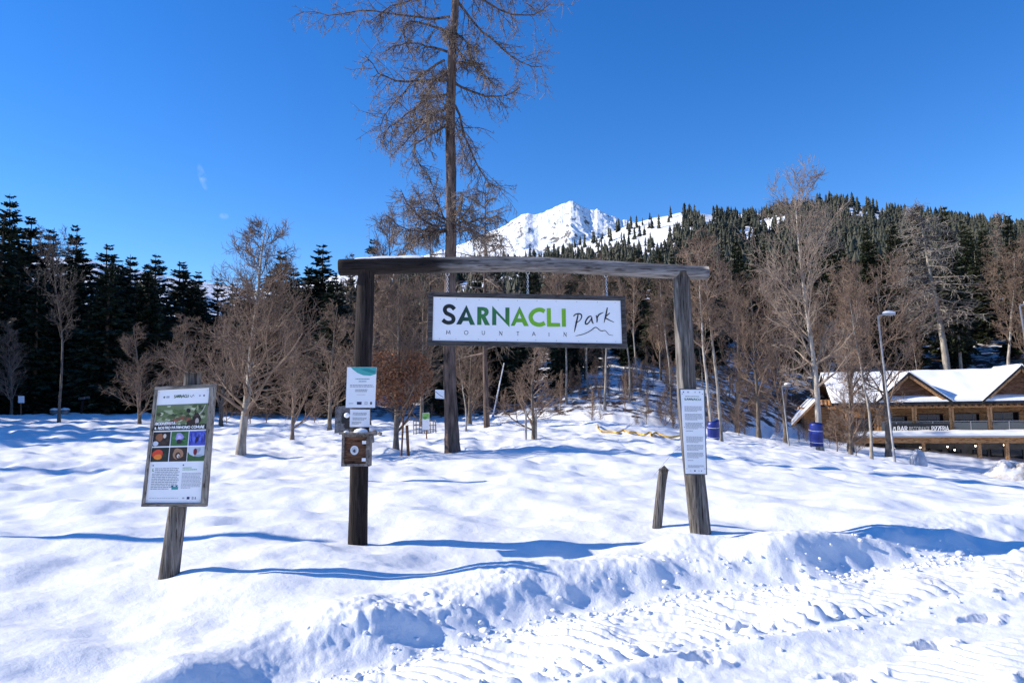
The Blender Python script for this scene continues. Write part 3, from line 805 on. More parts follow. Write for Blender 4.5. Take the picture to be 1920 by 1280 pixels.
# trees left of the frame whose shadows lie on the meadow
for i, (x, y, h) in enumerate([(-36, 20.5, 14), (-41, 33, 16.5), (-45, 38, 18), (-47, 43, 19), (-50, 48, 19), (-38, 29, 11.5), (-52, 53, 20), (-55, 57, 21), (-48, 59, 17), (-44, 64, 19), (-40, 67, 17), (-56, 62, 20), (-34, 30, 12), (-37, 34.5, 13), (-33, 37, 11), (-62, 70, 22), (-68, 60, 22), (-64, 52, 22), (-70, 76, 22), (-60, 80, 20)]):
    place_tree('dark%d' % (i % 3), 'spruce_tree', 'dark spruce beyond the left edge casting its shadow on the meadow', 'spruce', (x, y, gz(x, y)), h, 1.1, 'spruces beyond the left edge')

pp = Vector((-15.5, 9.75, gz(-15.5, 9.75)))
pt_ = thing('wooden_pole', 'plain wooden pole beyond the left edge casting a long thin shadow', 'pole', pp)
mb = MB(); tubes(mb, np.array([[0, 0, -.3], [0, 0, 3.5], [.05, 0, 7.3]]), np.array([.16, .15, .13]), 12, True); mb.build('shaft', M_SPRUCEBARK, pt_, smooth_shade=True)
mb = MB(); tubes(mb, np.array([[.05, 0, 7.3], [.05, 0, 7.42]]), np.array([.15, .05]), 12, True); mb.build('cap', M_BARKPALE, pt_, smooth_shade=True)
# --- right and middle spruces on the slope
RS = [(1336, 434, 150), (1392, 441, 140), (1430, 426, 165), (1290, 452, 150), (1572, 430, 150), (1640, 415, 140), (1692, 411, 135), (1734, 394, 128), (1794, 381, 118), (1827, 411, 130), (1865, 415, 135), (1914, 396, 112), (1960, 400, 110), (1245, 462, 150), (1200, 458, 160), (1480, 455, 150), (1520, 440, 150)]
RSL = ['olive green spruce on the slope above the right gate post', 'dense spruce right of the beam end on the middle slope', 'spruce with ragged top left of the big pale bare tree', 'spruce directly above the right end of the beam',
       'spruce right of the tall pale bare tree crown', 'spruce left of the two tallest on the right slope', 'broad spruce on the right slope left of the grey larch', 'tall spruce touching the left side of the grey larch',
       'tall dark spruce right behind the grey larch', 'spruce right of the grey larch, first in the row', 'spruce in the right row before the pinkish larch', 'dark spruce at the right picture edge', 'spruce cut by the right picture edge',
       'spruce over the sign, second from the right gate post', 'spruce over the sign, third from the right gate post', 'spruce hidden behind the crown of the pale bare tree', 'spruce behind the trunk of the pale bare tree']
for i, (px, top, r) in enumerate(RS):
    tree_px('spruce%d' % (i % 3), 'spruce_tree', RSL[i], 'spruce', px, r, top, tr_.uniform(1.0, 1.2), 'spruces on the right skyline')
for i in range(105):
    px = tr_.uniform(640, 2050); r = tr_.uniform(100, 190)
    lim = float(np.interp(px, [640, 800, 1000, 1200, 1300, 1420, 1600, 1750, 1900, 2050], [500, 510, 490, 475, 465, 455, 440, 425, 425, 430]))
    p = at_r(px, r); h = tr_.uniform(13, 20)
    top_min = z_at(px, lim, r) - p.z
    place_tree(tr_.choice(['spruce0', 'spruce1', 'spruce2', 'tall0', 'tall1']) if px > 1000 else tr_.choice(['dark0', 'dark1', 'spruce2']), 'spruce_tree', 'green spruce high in the slope wood ' + zone(px), 'spruce', p, max(7, min(h, top_min)), tr_.uniform(.95, 1.25), 'spruces in the slope wood')

for i in range(62):
    px = tr_.uniform(640, 1560); r = tr_.uniform(78, 112)
    if px > 1400: r += 14
    p = at_r(px, r); lim = float(np.interp(px, [640, 800, 1000, 1300, 1560], [535, 540, 530, 500, 480]))
    place_tree(tr_.choice(['dark0', 'dark1', 'spruce2', 'spruce0', 'tall0']), 'spruce_tree', 'dark spruce close behind the leafless thicket ' + zone(px), 'spruce', p, max(6, min(tr_.uniform(9, 16), z_at(px, lim, r) - p.z)), tr_.uniform(1.0, 1.35), 'spruces close behind the thicket')
for i in range(16):  # added trees, kept low behind the sign to shade the slope
    px = tr_.uniform(820, 1075); r = tr_.uniform(62, 74); p = at_r(px, r)
    place_tree('dark%d' % (i % 3), 'spruce_tree', 'added dark spruce hidden behind the hanging sign, shading the slope', 'spruce', p, max(5, z_at(px, tr_.uniform(560, 600), r) - p.z), 1.4, 'added shade spruces behind the sign')
for i in range(22):
    px = tr_.uniform(1075, 1330); r = tr_.uniform(72, 88); p = at_r(px, r)
    place_tree(tr_.choice(['dark0', 'dark1', 'dark2', 'spruce1']), 'spruce_tree', 'mid slope dark spruce seen through the right part of the gate', 'spruce', p, max(4, z_at(px, tr_.uniform(545, 600), r) - p.z), 1.35, 'mid slope spruces behind the gate')
for i in range(44):
    px = tr_.uniform(1040, 1320); r = tr_.uniform(53, 74); p = at_r(px, r)
    place_tree(tr_.choice(['shrub0', 'shrub1']), 'shrub', 'tall leafless undergrowth shrub on the snowy slope ' + zone(px), 'shrub', p, tr_.uniform(1.6, 3.4), tr_.uniform(.8, 1.2), 'undergrowth on the slope', natural=4.0 if False else 4.0)
# --- grey larch and companions on the right
tree_px('dead0', 'larch_tree', 'tall grey leafless larch with bare lower trunk behind the restaurant', 'larch', 1780, 100, 374, 1.5)
tree_px('tall1', 'spruce_tree', 'thin pale trunked conifer just right of the grey larch', 'spruce', 1806, 102, 455, .8)
tree_px('larch0', 'larch_tree', 'pinkish leafless larch tip at the right picture edge', 'larch', 1898, 118, 390, 1.0)
tree_px('slim0', 'bare_tree', 'slender pale bare tree right of the grey larch behind the restaurant', 'bare tree', 1888, 92, 470, 1.3, rot=2.9)
tree_px('beech2', 'bare_tree', 'bare brown tree at the right edge behind the restaurant roof', 'bare tree', 1932, 90, 455, 1.0)
tree_px('tall0', 'spruce_tree', 'spruce with a pale bare stem above the left restaurant gable', 'spruce', 1700, 110, 436, .9)

# --- the big larch behind the gate
LB = hit_ground(849, 846); LY = LB.y
def LP(px, py, dy=0.0): return np.array(at_y(px, py, LY + dy))
q = np.random.default_rng(77)
lt = thing('larch_tree', 'tall leafless larch with dark furrowed trunk right behind the hanging sign', 'larch', LB - Vector((0, 0, .15)))
tp = [(849, 852), (847, 800), (843, 720), (842, 640), (844, 540), (846, 420), (846, 320), (844, 240), (846, 160), (849, 80), (854, 0), (858, -120), (860, -260), (862, -420), (864, -560)]
trad = [.29, .225, .205, .195, .185, .175, .165, .155, .145, .135, .125, .105, .08, .05, .015]
TP = np.array([LP(*p) for p in tp]); TP[0] += (0, 0, -.25)
mb = MB(); ss = np.concatenate([[0], np.cumsum(np.linalg.norm(np.diff(TP, axis=0), axis=1))]); sn = np.linspace(0, ss[-1], 190)
TQ = np.stack([np.interp(sn, ss, TP[:, k]) for k in range(3)], 1); TRr = np.interp(sn, ss, trad)
k = 26; aa = np.arange(k) * 2 * math.pi / k; A_, S_ = np.meshgrid(aa, sn)
rid = 1 + .13 * np.abs(fbm(np.cos(A_) * 4.2 + .3 * S_, np.sin(A_) * 4.2 + S_ * 1.1, 5, 3)) * 1.6 - .08
rr_ = TRr[:, None] * rid
V = TQ[:, None] + rr_[..., None] * np.stack([np.cos(A_), np.sin(A_), np.zeros_like(A_)], -1)
idx = np.arange(len(sn) * k).reshape(-1, k); j2 = (np.arange(k) + 1) % k
mb.addarr(V.reshape(-1, 3), np.stack([idx[:-1], idx[:-1][:, j2], idx[1:][:, j2], idx[1:]], -1).reshape(-1, 4))
mb.build('trunk', M_LARCHBARK, lt, (0, 0, 0), True, off=lt.location)
C7 = lambda x, y: (560 + x / 2.56, y / 2.56)
LIMBS = [[(725, 80), (600, 85), (490, 75), (370, 48), (250, 50), (150, 90), (85, 60)], [(720, 160), (640, 120), (500, 100), (505, 190), (545, 270)], [(700, 290), (620, 330), (540, 400), (480, 470), (420, 530), (390, 610)],
         [(715, 385), (600, 385), (500, 390), (400, 385), (360, 300), (320, 270)], [(715, 510), (640, 555), (540, 590), (460, 600)], [(710, 600), (650, 640), (600, 665), (545, 700), (560, 760), (605, 820)], [(720, 450), (600, 480), (500, 560), (430, 610), (400, 690)],
         [(765, 10), (830, 110), (900, 165), (960, 220), (1030, 285), (1110, 320), (1170, 320)], [(755, 225), (800, 290), (900, 360), (940, 420)], [(750, 400), (830, 440), (900, 465), (1000, 460), (1060, 420)],
         [(750, 505), (790, 620), (830, 740), (880, 840), (940, 900), (965, 905)], [(755, -70), (880, 0), (970, 50), (1050, 75), (1150, 80), (1205, 20)], [(735, -40), (600, -20), (450, 30), (400, 60), (330, 110)], [(735, -120), (640, -90), (560, -60), (480, -20)],
         [(715, 250), (640, 230), (560, 200), (480, 210), (430, 240)], [(715, 340), (640, 400), (610, 460), (600, 520)], [(755, 300), (840, 300), (880, 340)], [(755, 160), (820, 210), (860, 220)], [(740, -100), (850, -60), (1000, -20), (1110, 0)], [(725, 560), (640, 570), (540, 640), (500, 700)],
         # low whorl
         [(710, 1100), (640, 1095), (540, 1110), (480, 1080), (430, 1040)], [(710, 1085), (620, 1080), (560, 1030), (510, 960), (490, 910)], [(715, 1080), (640, 1040), (590, 980), (570, 930)], [(715, 1060), (660, 980), (640, 900), (635, 870)], [(710, 1105), (600, 1130), (540, 1150), (500, 1200)],
         [(745, 1080), (830, 1060), (880, 1050), (960, 1040)], [(745, 1070), (800, 1030), (830, 980), (835, 930)], [(745, 1050), (780, 980), (790, 910)], [(710, 1110), (640, 1120), (560, 1090), (470, 1120)], [(745, 1095), (850, 1110), (900, 1140), (980, 1130)], [(712, 1060), (640, 1010), (540, 990), (500, 1000)]]
mc = MB(); fine_ = MB()
allP = []; allL = []; allR = []
for li, pl in enumerate(LIMBS):
    n_ = len(pl); dep = q.uniform(-1.6, 1.6)
    pts = np.array([LP(*C7(*p), dep * (j / (n_ - 1)) ** 1.0) for j, p in enumerate(pl)])
    s_ = np.concatenate([[0], np.cumsum(np.linalg.norm(np.diff(pts, axis=0), axis=1))]); sn_ = np.linspace(0, s_[-1], 10)
    P10 = np.stack([np.interp(sn_, s_, pts[:, k_]) for k_ in range(3)], 1)
    P10[1:-1] = (P10[:-2] + 2 * P10[1:-1] + P10[2:]) / 4; P10[1:-1] += q.normal(0, .025, (8, 3))
    allP.append(P10); allL.append(s_[-1]); allR.append(.044 if li < 20 else .036)
# limbs towards and away from the camera
for _ in range(18):
    f = q.uniform(.16, .62) if q.random() < .3 else q.uniform(.38, .95)
    z_ = TQ[int(f * 189)]; a_ = q.choice([q.uniform(.3, 2.8), q.uniform(3.5, 5.9)])
    if f < .36 and (z_[2] > LP(846, 330)[2] or z_[2] < LP(846, 450)[2]): continue
    if z_[2] > LP(846, 330)[2] and z_[2] < LP(846, 240)[2]: continue
    D = np.array([[math.cos(a_), math.sin(a_), q.uniform(-.35, .25)]]); L_ = q.uniform(1.2, 3.0) * (1.3 - f)
    P = grow(q, z_[None], D, np.array([L_]), 9, q.uniform(-.2, .3), .1)[0]
    allP.append(P); allL.append(L_); allR.append(.024)
P = np.stack(allP); L = np.array(allL); R = taper(np.array(allR), 10, .9, .3)
tubes(mc, P, R, 6)
S, D, r_, t_ = kids(q, P, R, 24, .08, 1.0, 30, 80)
D[:, 2] -= .25
L2 = np.repeat(np.clip(L, 1.5, 4), 24) * q.uniform(.1, .32, len(t_)) + .12
sb = grow(q, S, D, L2, 5, -.35, .17); sr = taper(np.clip(r_ * .45, .010, .016), 6, 1, .5); tubes(mc, sb, sr, 4)
S, D, r_, t_ = kids(q, sb, sr, 8, .05, 1.0, 30, 85); D[:, 2] -= .35
L3 = np.repeat(L2, 8) * q.uniform(.18, .5, len(t_)) + .05
s3 = grow(q, S, D, L3, 3, -.3, .2); tubes(fine_, s3, taper(np.full(len(t_), .0078), 4, 1, .7), 3)
S, D, r_, t_ = kids(q, s3, taper(np.full(len(t_), .006), 4), 2, .1, 1.0, 40, 90)
s4 = grow(q, S, D, np.full(len(S), .07) * q.uniform(.5, 1.6, len(S)), 1, 0, .1); tubes(fine_, s4, taper(np.full(len(S), .0065), 2, 1, .9), 3)
mc.build('limbs', M_LARCHBARK, lt, (0, 0, 0), True, off=lt.location)
fine_.build('twigs', M_LARCHTWIG, lt, (0, 0, 0), True, off=lt.location)

# --- other larches in the middle
tree_px('larch0', 'larch_tree', 'slender leafless larch right of the big larch trunk', 'larch', 912, 41, 335, .95, rot=.4)
tree_px('larch1', 'larch_tree', 'leafless larch half hidden behind the big larch', 'larch', 800, 62, 425, 1.1)
tree_px('beech2', 'bare_tree', 'bare tree with upswept twigs above the beam left of the big larch', 'bare tree', 742, 60, 412, .8)
tree_px('larch0', 'larch_tree', 'faint leafless larch above the left end of the beam', 'larch', 655, 75, 470, .8)

# --- bare beeches
b_ = at_r(452, 24.4)
hp = gen_bare(90, h=8.2, spread=.42, first=.16, nl=46, ns=8, nt=7, nw=2, trunk_r=.019, rise=(55, 85), bend=.42, lean=.03, shape='low', twig=.0085)
PROTO['hero'] = (setmat(hp[0], M_BARKPALE), setmat(hp[1], M_TWIG))
place_tree('hero', 'bare_tree', 'wide leafless beech with pale trunk right of the board sign', 'bare tree', b_, z_at(465, 402, 24.4) - b_.z, .95, natural=8.2, rot=1.0)
BT = [('beech1', 330, 36, 590, 1.2, 'low spreading bare beech directly behind the board sign'), ('beech3', 548, 31, 590, 1.0, 'small dark bare tree between the pale beech and the gate'), ('beech3', 262, 44, 610, 1.2, 'bare tree left of the board sign in front of the dark forest'),
      ('slimshade', 112, 50, 448, .85, 'thin dark bare tree alone before the dark forest at the left'), ('beech1', 22, 60, 600, 1.0, 'bare brown tree in the shade at the left picture edge'),
      ('beech1', 415, 44, 570, 1.0, 'brown bare tree filling the gap left of the pale beech'), ('beech3', 618, 40, 570, 1.1, 'bare thicket tree touching the left gate post'), ('beech1', 690, 46, 500, 1.1, 'bare tree seen through the gate beside the left post'),
      ('beech0', 790, 44, 540, 1.0, 'bare tree inside the gate left of the big larch'), ('beech3', 880, 48, 560, 1.1, 'bare tree below the hanging sign right of the big larch')]
for key, px, r, top, w, lab in BT:
    tree_px(key, 'bare_tree', lab, 'bare tree', px, r, top, w)
# staked young tree and leafy young beech
p = hit_ground(1000, 824)
tree_px('beech3', 'bare_tree', 'young bare tree with wide crown between two pale stakes', 'bare tree', 1000, math.hypot(p.x, p.y), 630, 1.35)
p = hit_ground(744, 842)
lv = tree_px('beech3', 'bare_tree', 'young beech keeping orange brown leaves beside the left gate post', 'bare tree', 742, math.hypot(p.x, p.y), 505, 1.0, rot=.8)
mb = MB(); q = np.random.default_rng(5); N = 7500
pt = q.normal(0, 1, (N, 3)); pt = unit(pt) * q.uniform(0, 1, (N, 1)) ** .45 * np.array([2.1, 2.1, 1.9]) + np.array([0, 0, 4.2])
pt = pt[(fbm(pt[:, 0] * 1.1, pt[:, 2] * 1.1 + pt[:, 1], 4, 3) > -.18) & (pt[:, 2] < 5.6)]
d1 = unit(q.normal(size=pt.shape)); d2 = unit(np.cross(d1, q.normal(size=pt.shape)))
s_ = q.uniform(.06, .12, (len(pt), 1))
V = np.stack([pt - d1 * s_, pt + d2 * s_ * .5, pt + d1 * s_, pt - d2 * s_ * .5], 1).reshape(-1, 3)
mb.addarr(V, np.arange(len(V)).reshape(-1, 4)); mb.build('leaves', M_LEAFBROWN, lv)
p = hit_ground(872, 808)
tree_px('slim1', 'sapling_tree', 'thin sapling right of the big larch foot', 'sapling', 873, math.hypot(p.x, p.y), 650, 1.4)

# right side
proto('bigpale', gen_bare(95, spread=.25, first=.2, nl=34, ns=8, nt=6, nw=2, trunk_r=.0155, rise=(45, 75), bend=.6, lean=-.04, shape='round', twig=.010), M_BARKPALE, M_TWIGPALE)
tree_px('bigpale', 'bare_tree', 'large pale bare tree left of the restaurant with blue pad on its trunk', 'bare tree', 1533, 44, 366, .85, rot=.6)
tree_px('slim0', 'birch_tree', 'left of two pale birches behind the right gate post', 'birch', 1333, 38, 470, 1.1, rot=.5)
tree_px('slim1', 'birch_tree', 'right of two pale birches behind the blue pad by the right gate post', 'birch', 1349, 38.6, 455, 1.2, rot=2.0)
tree_px('slim1', 'birch_tree', 'white birch beside the lamp post in front of the restaurant', 'birch', 1628, 47, 545, 1.2, rot=1.0)
tree_px('beech3', 'bare_tree', 'low bare tree spreading over the left part of the restaurant roof', 'bare tree', 1590, 50, 640, 1.1)
RT = [(1420, 54, 545), (1470, 58, 520), (1590, 62, 500), (1660, 60, 520), (1380, 60, 500), (1240, 72, 560)]
RTL = ['brown bare tree right of the birch pair', 'brown bare tree left of the large pale tree', 'bare tree right of the large pale tree behind the birch', 'bare tree behind the lamp post head', 'bare tree on the slope just right of the right gate post', 'bare tree on the slope just left of the right gate post']
for i, (px, r, top) in enumerate(RT):
    tree_px('beech%d' % (i % 3), 'bare_tree', RTL[i], 'bare tree', px, r, top, 1.0)
for i in range(72):
    px = tr_.uniform(630, 1600) if i < 66 else tr_.uniform(1640, 2000); r = tr_.uniform(66, 108) if px < 1400 else tr_.uniform(84, 120)
    top = tr_.uniform(515, 620) if px > 1000 else tr_.uniform(545, 625)
    if px > 1630: top = tr_.uniform(570, 640)
    tree_px(tr_.choice(['beech0', 'beech1', 'beech2', 'beech3', 'beech0', 'slim0', 'slim1']), 'bare_tree', 'leafless brown thicket tree on the slope ' + zone(px), 'bare tree', px, r, top, tr_.uniform(.85, 1.15), 'leafless thicket trees')
for i, px in enumerate([1062, 1103, 1134, 1180, 1196, 1258, 1285]):
    r = (58, 62, 55, 58, 66, 60, 56)[i]
    tree_px(('slim0', 'slim1')[i % 2], 'slim_tree', 'slim pale trunk on the snowy slope inside the gate, number %s from the left' % ('first', 'second', 'third', 'fourth', 'fifth', 'sixth', 'seventh')[i], 'bare tree', px, r, tr_.uniform(470, 520), 1.0)
for i in range(70):
    px = tr_.choice([tr_.uniform(1030, 1330), tr_.uniform(640, 1000), tr_.uniform(1330, 1620)]); r = tr_.uniform(50, 64) if px > 1030 else tr_.uniform(56, 66)
    if px > 1400: r += 12
    p = at_r(px, r)
    place_tree('shrub%d' % (i % 2), 'shrub', 'low leafless shrub on the slope foot ' + zone(px), 'shrub', p, tr_.uniform(1.0, 2.8), tr_.uniform(.8, 1.2), 'leafless shrubs', natural=4.0)
for i, (px, r, h) in enumerate([(470, 46, 1.6), (500, 48, 1.9), (425, 47, 1.7), (590, 49, 1.8), (540, 50, 1.5), (1565, 50, 2.4), (1600, 51, 2.0)]):
    place_tree('shrub0', 'shrub', 'bushy brown shrub at the edge of the snow meadow', 'shrub', at_r(px, r), h, 1.4, 'shrubs at the meadow edge', natural=4.0)
# ================================================================== wooden gate
def mat_oldwood(name, dark, mid, light, scale, wet=None):
    """weathered wood: long grain streaks, fine cracks; wet = (axis, edge, width) dark damp stain with a ragged edge"""
    m = bpy.data.materials.new(name); n, l, b = nodes_of(m)
    tc = n.new('ShaderNodeTexCoord'); mp = n.new('ShaderNodeMapping'); mp.inputs['Scale'].default_value = scale; l.new(tc.outputs['Object'], mp.inputs['Vector'])
    n1 = n.new('ShaderNodeTexNoise'); n1.inputs['Scale'].default_value = 1.0; n1.inputs['Detail'].default_value = 8; n1.inputs['Roughness'].default_value = .65; n1.inputs['Distortion'].default_value = .4; l.new(mp.outputs[0], n1.inputs['Vector'])
    mp2 = n.new('ShaderNodeMapping'); mp2.inputs['Scale'].default_value = tuple(s * 3.1 for s in scale); l.new(tc.outputs['Object'], mp2.inputs['Vector'])
    n2 = n.new('ShaderNodeTexNoise'); n2.inputs['Scale'].default_value = 1.0; n2.inputs['Detail'].default_value = 4; l.new(mp2.outputs[0], n2.inputs['Vector'])
    cr = n.new('ShaderNodeValToRGB'); e = cr.color_ramp.elements
    e[0].position, e[0].color = .3, (*dark, 1); e[1].position, e[1].color = .72, (*light, 1); x = e.new(.5); x.color = (*mid, 1); l.new(n1.outputs['Fac'], cr.inputs['Fac'])
    ck = n.new('ShaderNodeValToRGB'); ck.color_ramp.elements[0].position = .36; ck.color_ramp.elements[0].color = (.25, .23, .22, 1); ck.color_ramp.elements[1].position = .45; l.new(n2.outputs['Fac'], ck.inputs['Fac'])
    mx = n.new('ShaderNodeMix'); mx.data_type = 'RGBA'; mx.blend_type = 'MULTIPLY'; mx.inputs[0].default_value = 1; l.new(cr.outputs[0], mx.inputs[6]); l.new(ck.outputs[0], mx.inputs[7])
    src = mx.outputs[2]
    if wet:
        sp = n.new('ShaderNodeSeparateXYZ'); l.new(tc.outputs['Object'], sp.inputs[0])
        n3 = n.new('ShaderNodeTexNoise'); n3.inputs['Scale'].default_value = 1; n3.inputs['Detail'].default_value = 5; mp3 = n.new('ShaderNodeMapping'); mp3.inputs['Scale'].default_value = (1.5, 9, 9); l.new(tc.outputs['Object'], mp3.inputs['Vector']); l.new(mp3.outputs[0], n3.inputs['Vector'])
        ma = n.new('ShaderNodeMath'); ma.operation = 'MULTIPLY_ADD'; ma.inputs[1].default_value = 1.3; l.new(n3.outputs['Fac'], ma.inputs[0]); l.new(sp.outputs[wet[0]], ma.inputs[2])
        mr = n.new('ShaderNodeMapRange'); mr.inputs['From Min'].default_value = wet[1]; mr.inputs['From Max'].default_value = wet[1] + wet[2]; l.new(ma.outputs[0], mr.inputs['Value'])
        mw = n.new('ShaderNodeMix'); mw.data_type = 'RGBA'; l.new(mr.outputs[0], mw.inputs[0])
        dk = n.new('ShaderNodeMix'); dk.data_type = 'RGBA'; dk.blend_type = 'MULTIPLY'; dk.inputs[0].default_value = 1; l.new(src, dk.inputs[6]); dk.inputs[7].default_value = (.10, .085, .08, 1)
        l.new(dk.outputs[2], mw.inputs[6]); l.new(src, mw.inputs[7]); src = mw.outputs[2]
    l.new(src, b.inputs['Base Color']); b.inputs['Roughness'].default_value = .85; b.inputs['Specular IOR Level'].default_value = .2
    bp = n.new('ShaderNodeBump'); bp.inputs['Strength'].default_value = .8; bp.inputs['Distance'].default_value = .012; l.new(n1.outputs['Fac'], bp.inputs['Height'])
    bp2 = n.new('ShaderNodeBump'); bp2.inputs['Strength'].default_value = .6; bp2.inputs['Distance'].default_value = .006; l.new(n2.outputs['Fac'], bp2.inputs['Height']); l.new(bp.outputs[0], bp2.inputs['Normal']); l.new(bp2.outputs[0], b.inputs['Normal'])
    MATS[name] = m
    return m
M_POSTDARK = mat_oldwood('wood_post_dark', (.008, .006, .0055), (.020, .014, .013), (.065, .05, .042), (22, 22, 1.6))
M_POSTGREY = mat_oldwood('wood_post_grey', (.035, .028, .025), (.13, .115, .10), (.36, .32, .29), (24, 24, 1.5))
M_BEAM = mat_oldwood('wood_beam', (.06, .053, .05), (.21, .19, .175), (.42, .39, .37), (1.4, 24, 24), wet=('X', -.45, .55))
M_FRAMEDARK = mat_oldwood('wood_frame_dark', (.03, .027, .026), (.075, .068, .064), (.15, .135, .125), (3, 40, 40))
M_FRAMEGREY = mat_oldwood('wood_frame_grey', (.10, .085, .07), (.26, .225, .185), (.45, .40, .34), (30, 30, 4))
M_STEEL = mat_plain('steel', (.62, .62, .62), .35, .9)
M_WHITE = mat_noise('sign_white', (.88, .89, .90), (.92, .92, .93), (1, 1, 1), 3, rough=.6, spec=.15)
M_PRINT = mat_vcol('print', .6)

GL = hit_ground(671, 1020); GR = hit_ground(1314, 1001)
gdir = Vector((GR.x - GL.x, GR.y - GL.y, 0)).normalized(); GN = Vector((gdir.y, -gdir.x, 0))     # towards the camera
def GP(px, py, off=0.0): return np.array(on_plane(px, py, Vector(GL) + GN * off, GN))
gate = thing('wooden_gate', 'rustic wooden gate of two leaning log posts and a beam', 'gate', (0, 0, 0))
gate.location = (GL + GR) / 2
def gpart(name, mb, mat, loc=None):
    return mb.build(name, mat, gate, tuple(Vector(loc) - gate.location), True, off=loc)
s_px = 1387 / GL.y
mb = MB(); log_mesh(mb, [GP(670, 1045), GP(671, 1000), GP(674, 850), GP(680, 680), GP(684, 580), GP(687, 503)], np.array([19, 18.5, 17.5, 17, 17, 16]) / s_px * .97, seed=3, rough=.05)
gpart('post', mb, M_POSTDARK, Vector(GP(671, 1030)))
s_pr = 1387 / GR.y
mb = MB(); log_mesh(mb, [GP(1317, 1025), GP(1314, 1000), GP(1303, 900), GP(1291, 780), GP(1285, 690), GP(1281, 600), GP(1277, 511)], np.array([20, 19, 19, 18.5, 17.5, 17, 16]) / s_pr * .98, seed=8, rough=.07)
gpart('post', mb, M_POSTGREY, Vector(GP(1314, 1005)))
mb = MB(); bp_ = [(637, 502), (720, 499), (840, 497), (940, 495), (1020, 496), (1100, 500), (1180, 505), (1260, 509), (1326, 512)]
log_mesh(mb, [GP(x, y) for x, y in bp_], np.array([15.2, 15.6, 14.8, 14.4, 13.8, 13.6, 13.4, 13.2, 12.6]) / s_px * 1.0, seed=5, rough=.045, flat=(1.0, 1.12), n=60, k=24)
bmesh_c = Vector(GP(980, 497))
beam = gpart('beam', mb, M_BEAM, bmesh_c)
# snow lying on the left end of the beam
def snow_strip(mb, pts, w, h, seed=0, n=26, m=8):
    P = np.array(pts); d = np.concatenate([[0], np.cumsum(np.linalg.norm(np.diff(P, axis=0), axis=1))]); s = np.linspace(0, d[-1], n)
    Q = np.stack([np.interp(s, d, P[:, k_]) for k_ in range(3)], 1)
    t = np.linspace(-1, 1, m); e = np.sqrt(np.clip(1 - (np.linspace(-1, 1, n)) ** 8, 0, 1))
    hh = h * e[:, None] * (1 - np.abs(t[None]) ** 2.6) * (.75 + .35 * vnoise(s * 6, s * 0 + seed, seed)[:, None])
    side = np.array([GN.x, GN.y, 0])
    V = Q[:, None] + (t[None] * w * (.85 + .15 * e[:, None]) * (1 + .1 * vnoise(s * 9, s * 0, seed + 1)[:, None]))[..., None] * side + hh[..., None] * np.array([0, 0, 1.0]) - np.array([0, 0, .012])
    idx = np.arange(n * m).reshape(n, m)
    mb.addarr(V.reshape(-1, 3), np.stack([idx[:-1, :-1], idx[1:, :-1], idx[1:, 1:], idx[:-1, 1:]], -1).reshape(-1, 4))
mb = MB(); snow_strip(mb, [GP(662, 486), GP(720, 484), GP(797, 483.5)], .075, .04, 2)
so = mb.build('snow_cap', M_SNOWCAP, beam, tuple(-np.array(bmesh_c) + np.array(bmesh_c)), True, off=bmesh_c)

# ================================================================== printing helpers
class Quad:
    """maps (u, v, w): u 0..1 left to right, v 0..1 top to bottom, w metres out of the face towards the camera"""
    def __init__(self, tl, tr, br, bl):
        self.c = [np.array(p, float) for p in (tl, tr, br, bl)]
        n = np.cross(self.c[2] - self.c[0], self.c[1] - self.c[3]); n /= np.linalg.norm(n)
        if n[1] > 0: n = -n
        self.n = n
        self.W = np.linalg.norm(self.c[1] - self.c[0]); self.H = np.linalg.norm(self.c[3] - self.c[0])
    def __call__(self, u, v, w=0.0):
        a, b_, c, d = self.c
        return (a * (1 - u) + b_ * u) * (1 - v) + (d * (1 - u) + c * u) * v + self.n * w
    def box(self, mb, u0, u1, v0, v1, w0, w1):
        mb.box(u0, u1, v0, v1, w0, w1, lambda u, v, w: self(u, v, w))
    def rect(self, mb, u0, u1, v0, v1, w, col):
        mb.add([self(u0, v1, w), self(u1, v1, w), self(u1, v0, w), self(u0, v0, w)], [(0, 1, 2, 3)], col)
    def poly(self, mb, loops, w, col, colfn=None):
        pts = [p for lp in loops for p in lp]
        tri = tessellate_polygon([[Vector((p[0], -p[1], 0)) for p in lp] for lp in loops])
        cols = np.array([colfn(*p) for p in pts]) if colfn else col
        vs = [self(p[0], p[1], w) for p in pts]
        fs = []
        for t in tri:
            a, b_, c = (vs[i] for i in t)
            fs.append(tuple(t) if np.dot(np.cross(b_ - a, c - a), self.n) > 0 else tuple(t[::-1]))
        mb.add(vs, fs, cols)
    def ellipse(self, mb, u, v, ru, rv, w, col, n=18, rot=0, wob=0):
        a = np.arange(n) * 2 * math.pi / n
        k_ = 1 + wob * np.sin(a * 3 + u * 40) + wob * .7 * np.sin(a * 5 + v * 31)
        x, y = np.cos(a) * ru * k_, np.sin(a) * rv * k_
        ca, sa = math.cos(rot), math.sin(rot)
        asp = self.H / self.W
        xr = x * ca - y * asp * sa; yr = (x * sa / asp + y * ca)
        self.poly(mb, [[(u + p, v + s_) for p, s_ in zip(xr, yr)]], w, col)
def catmull(pts, k=6):
    P = [np.array(p, float) for p in pts]; P = [2 * P[0] - P[1]] + P + [2 * P[-1] - P[-2]]; out = []
    for i in range(1, len(P) - 2):
        for j in range(k):
            t = j / k
            out.append(.5 * ((2 * P[i]) + (-P[i - 1] + P[i + 1]) * t + (2 * P[i - 1] - 5 * P[i] + 4 * P[i + 1] - P[i + 2]) * t * t + (-P[i - 1] + 3 * P[i] - 3 * P[i + 1] + P[i + 2]) * t ** 3))
    out.append(P[-2]); return np.array(out)
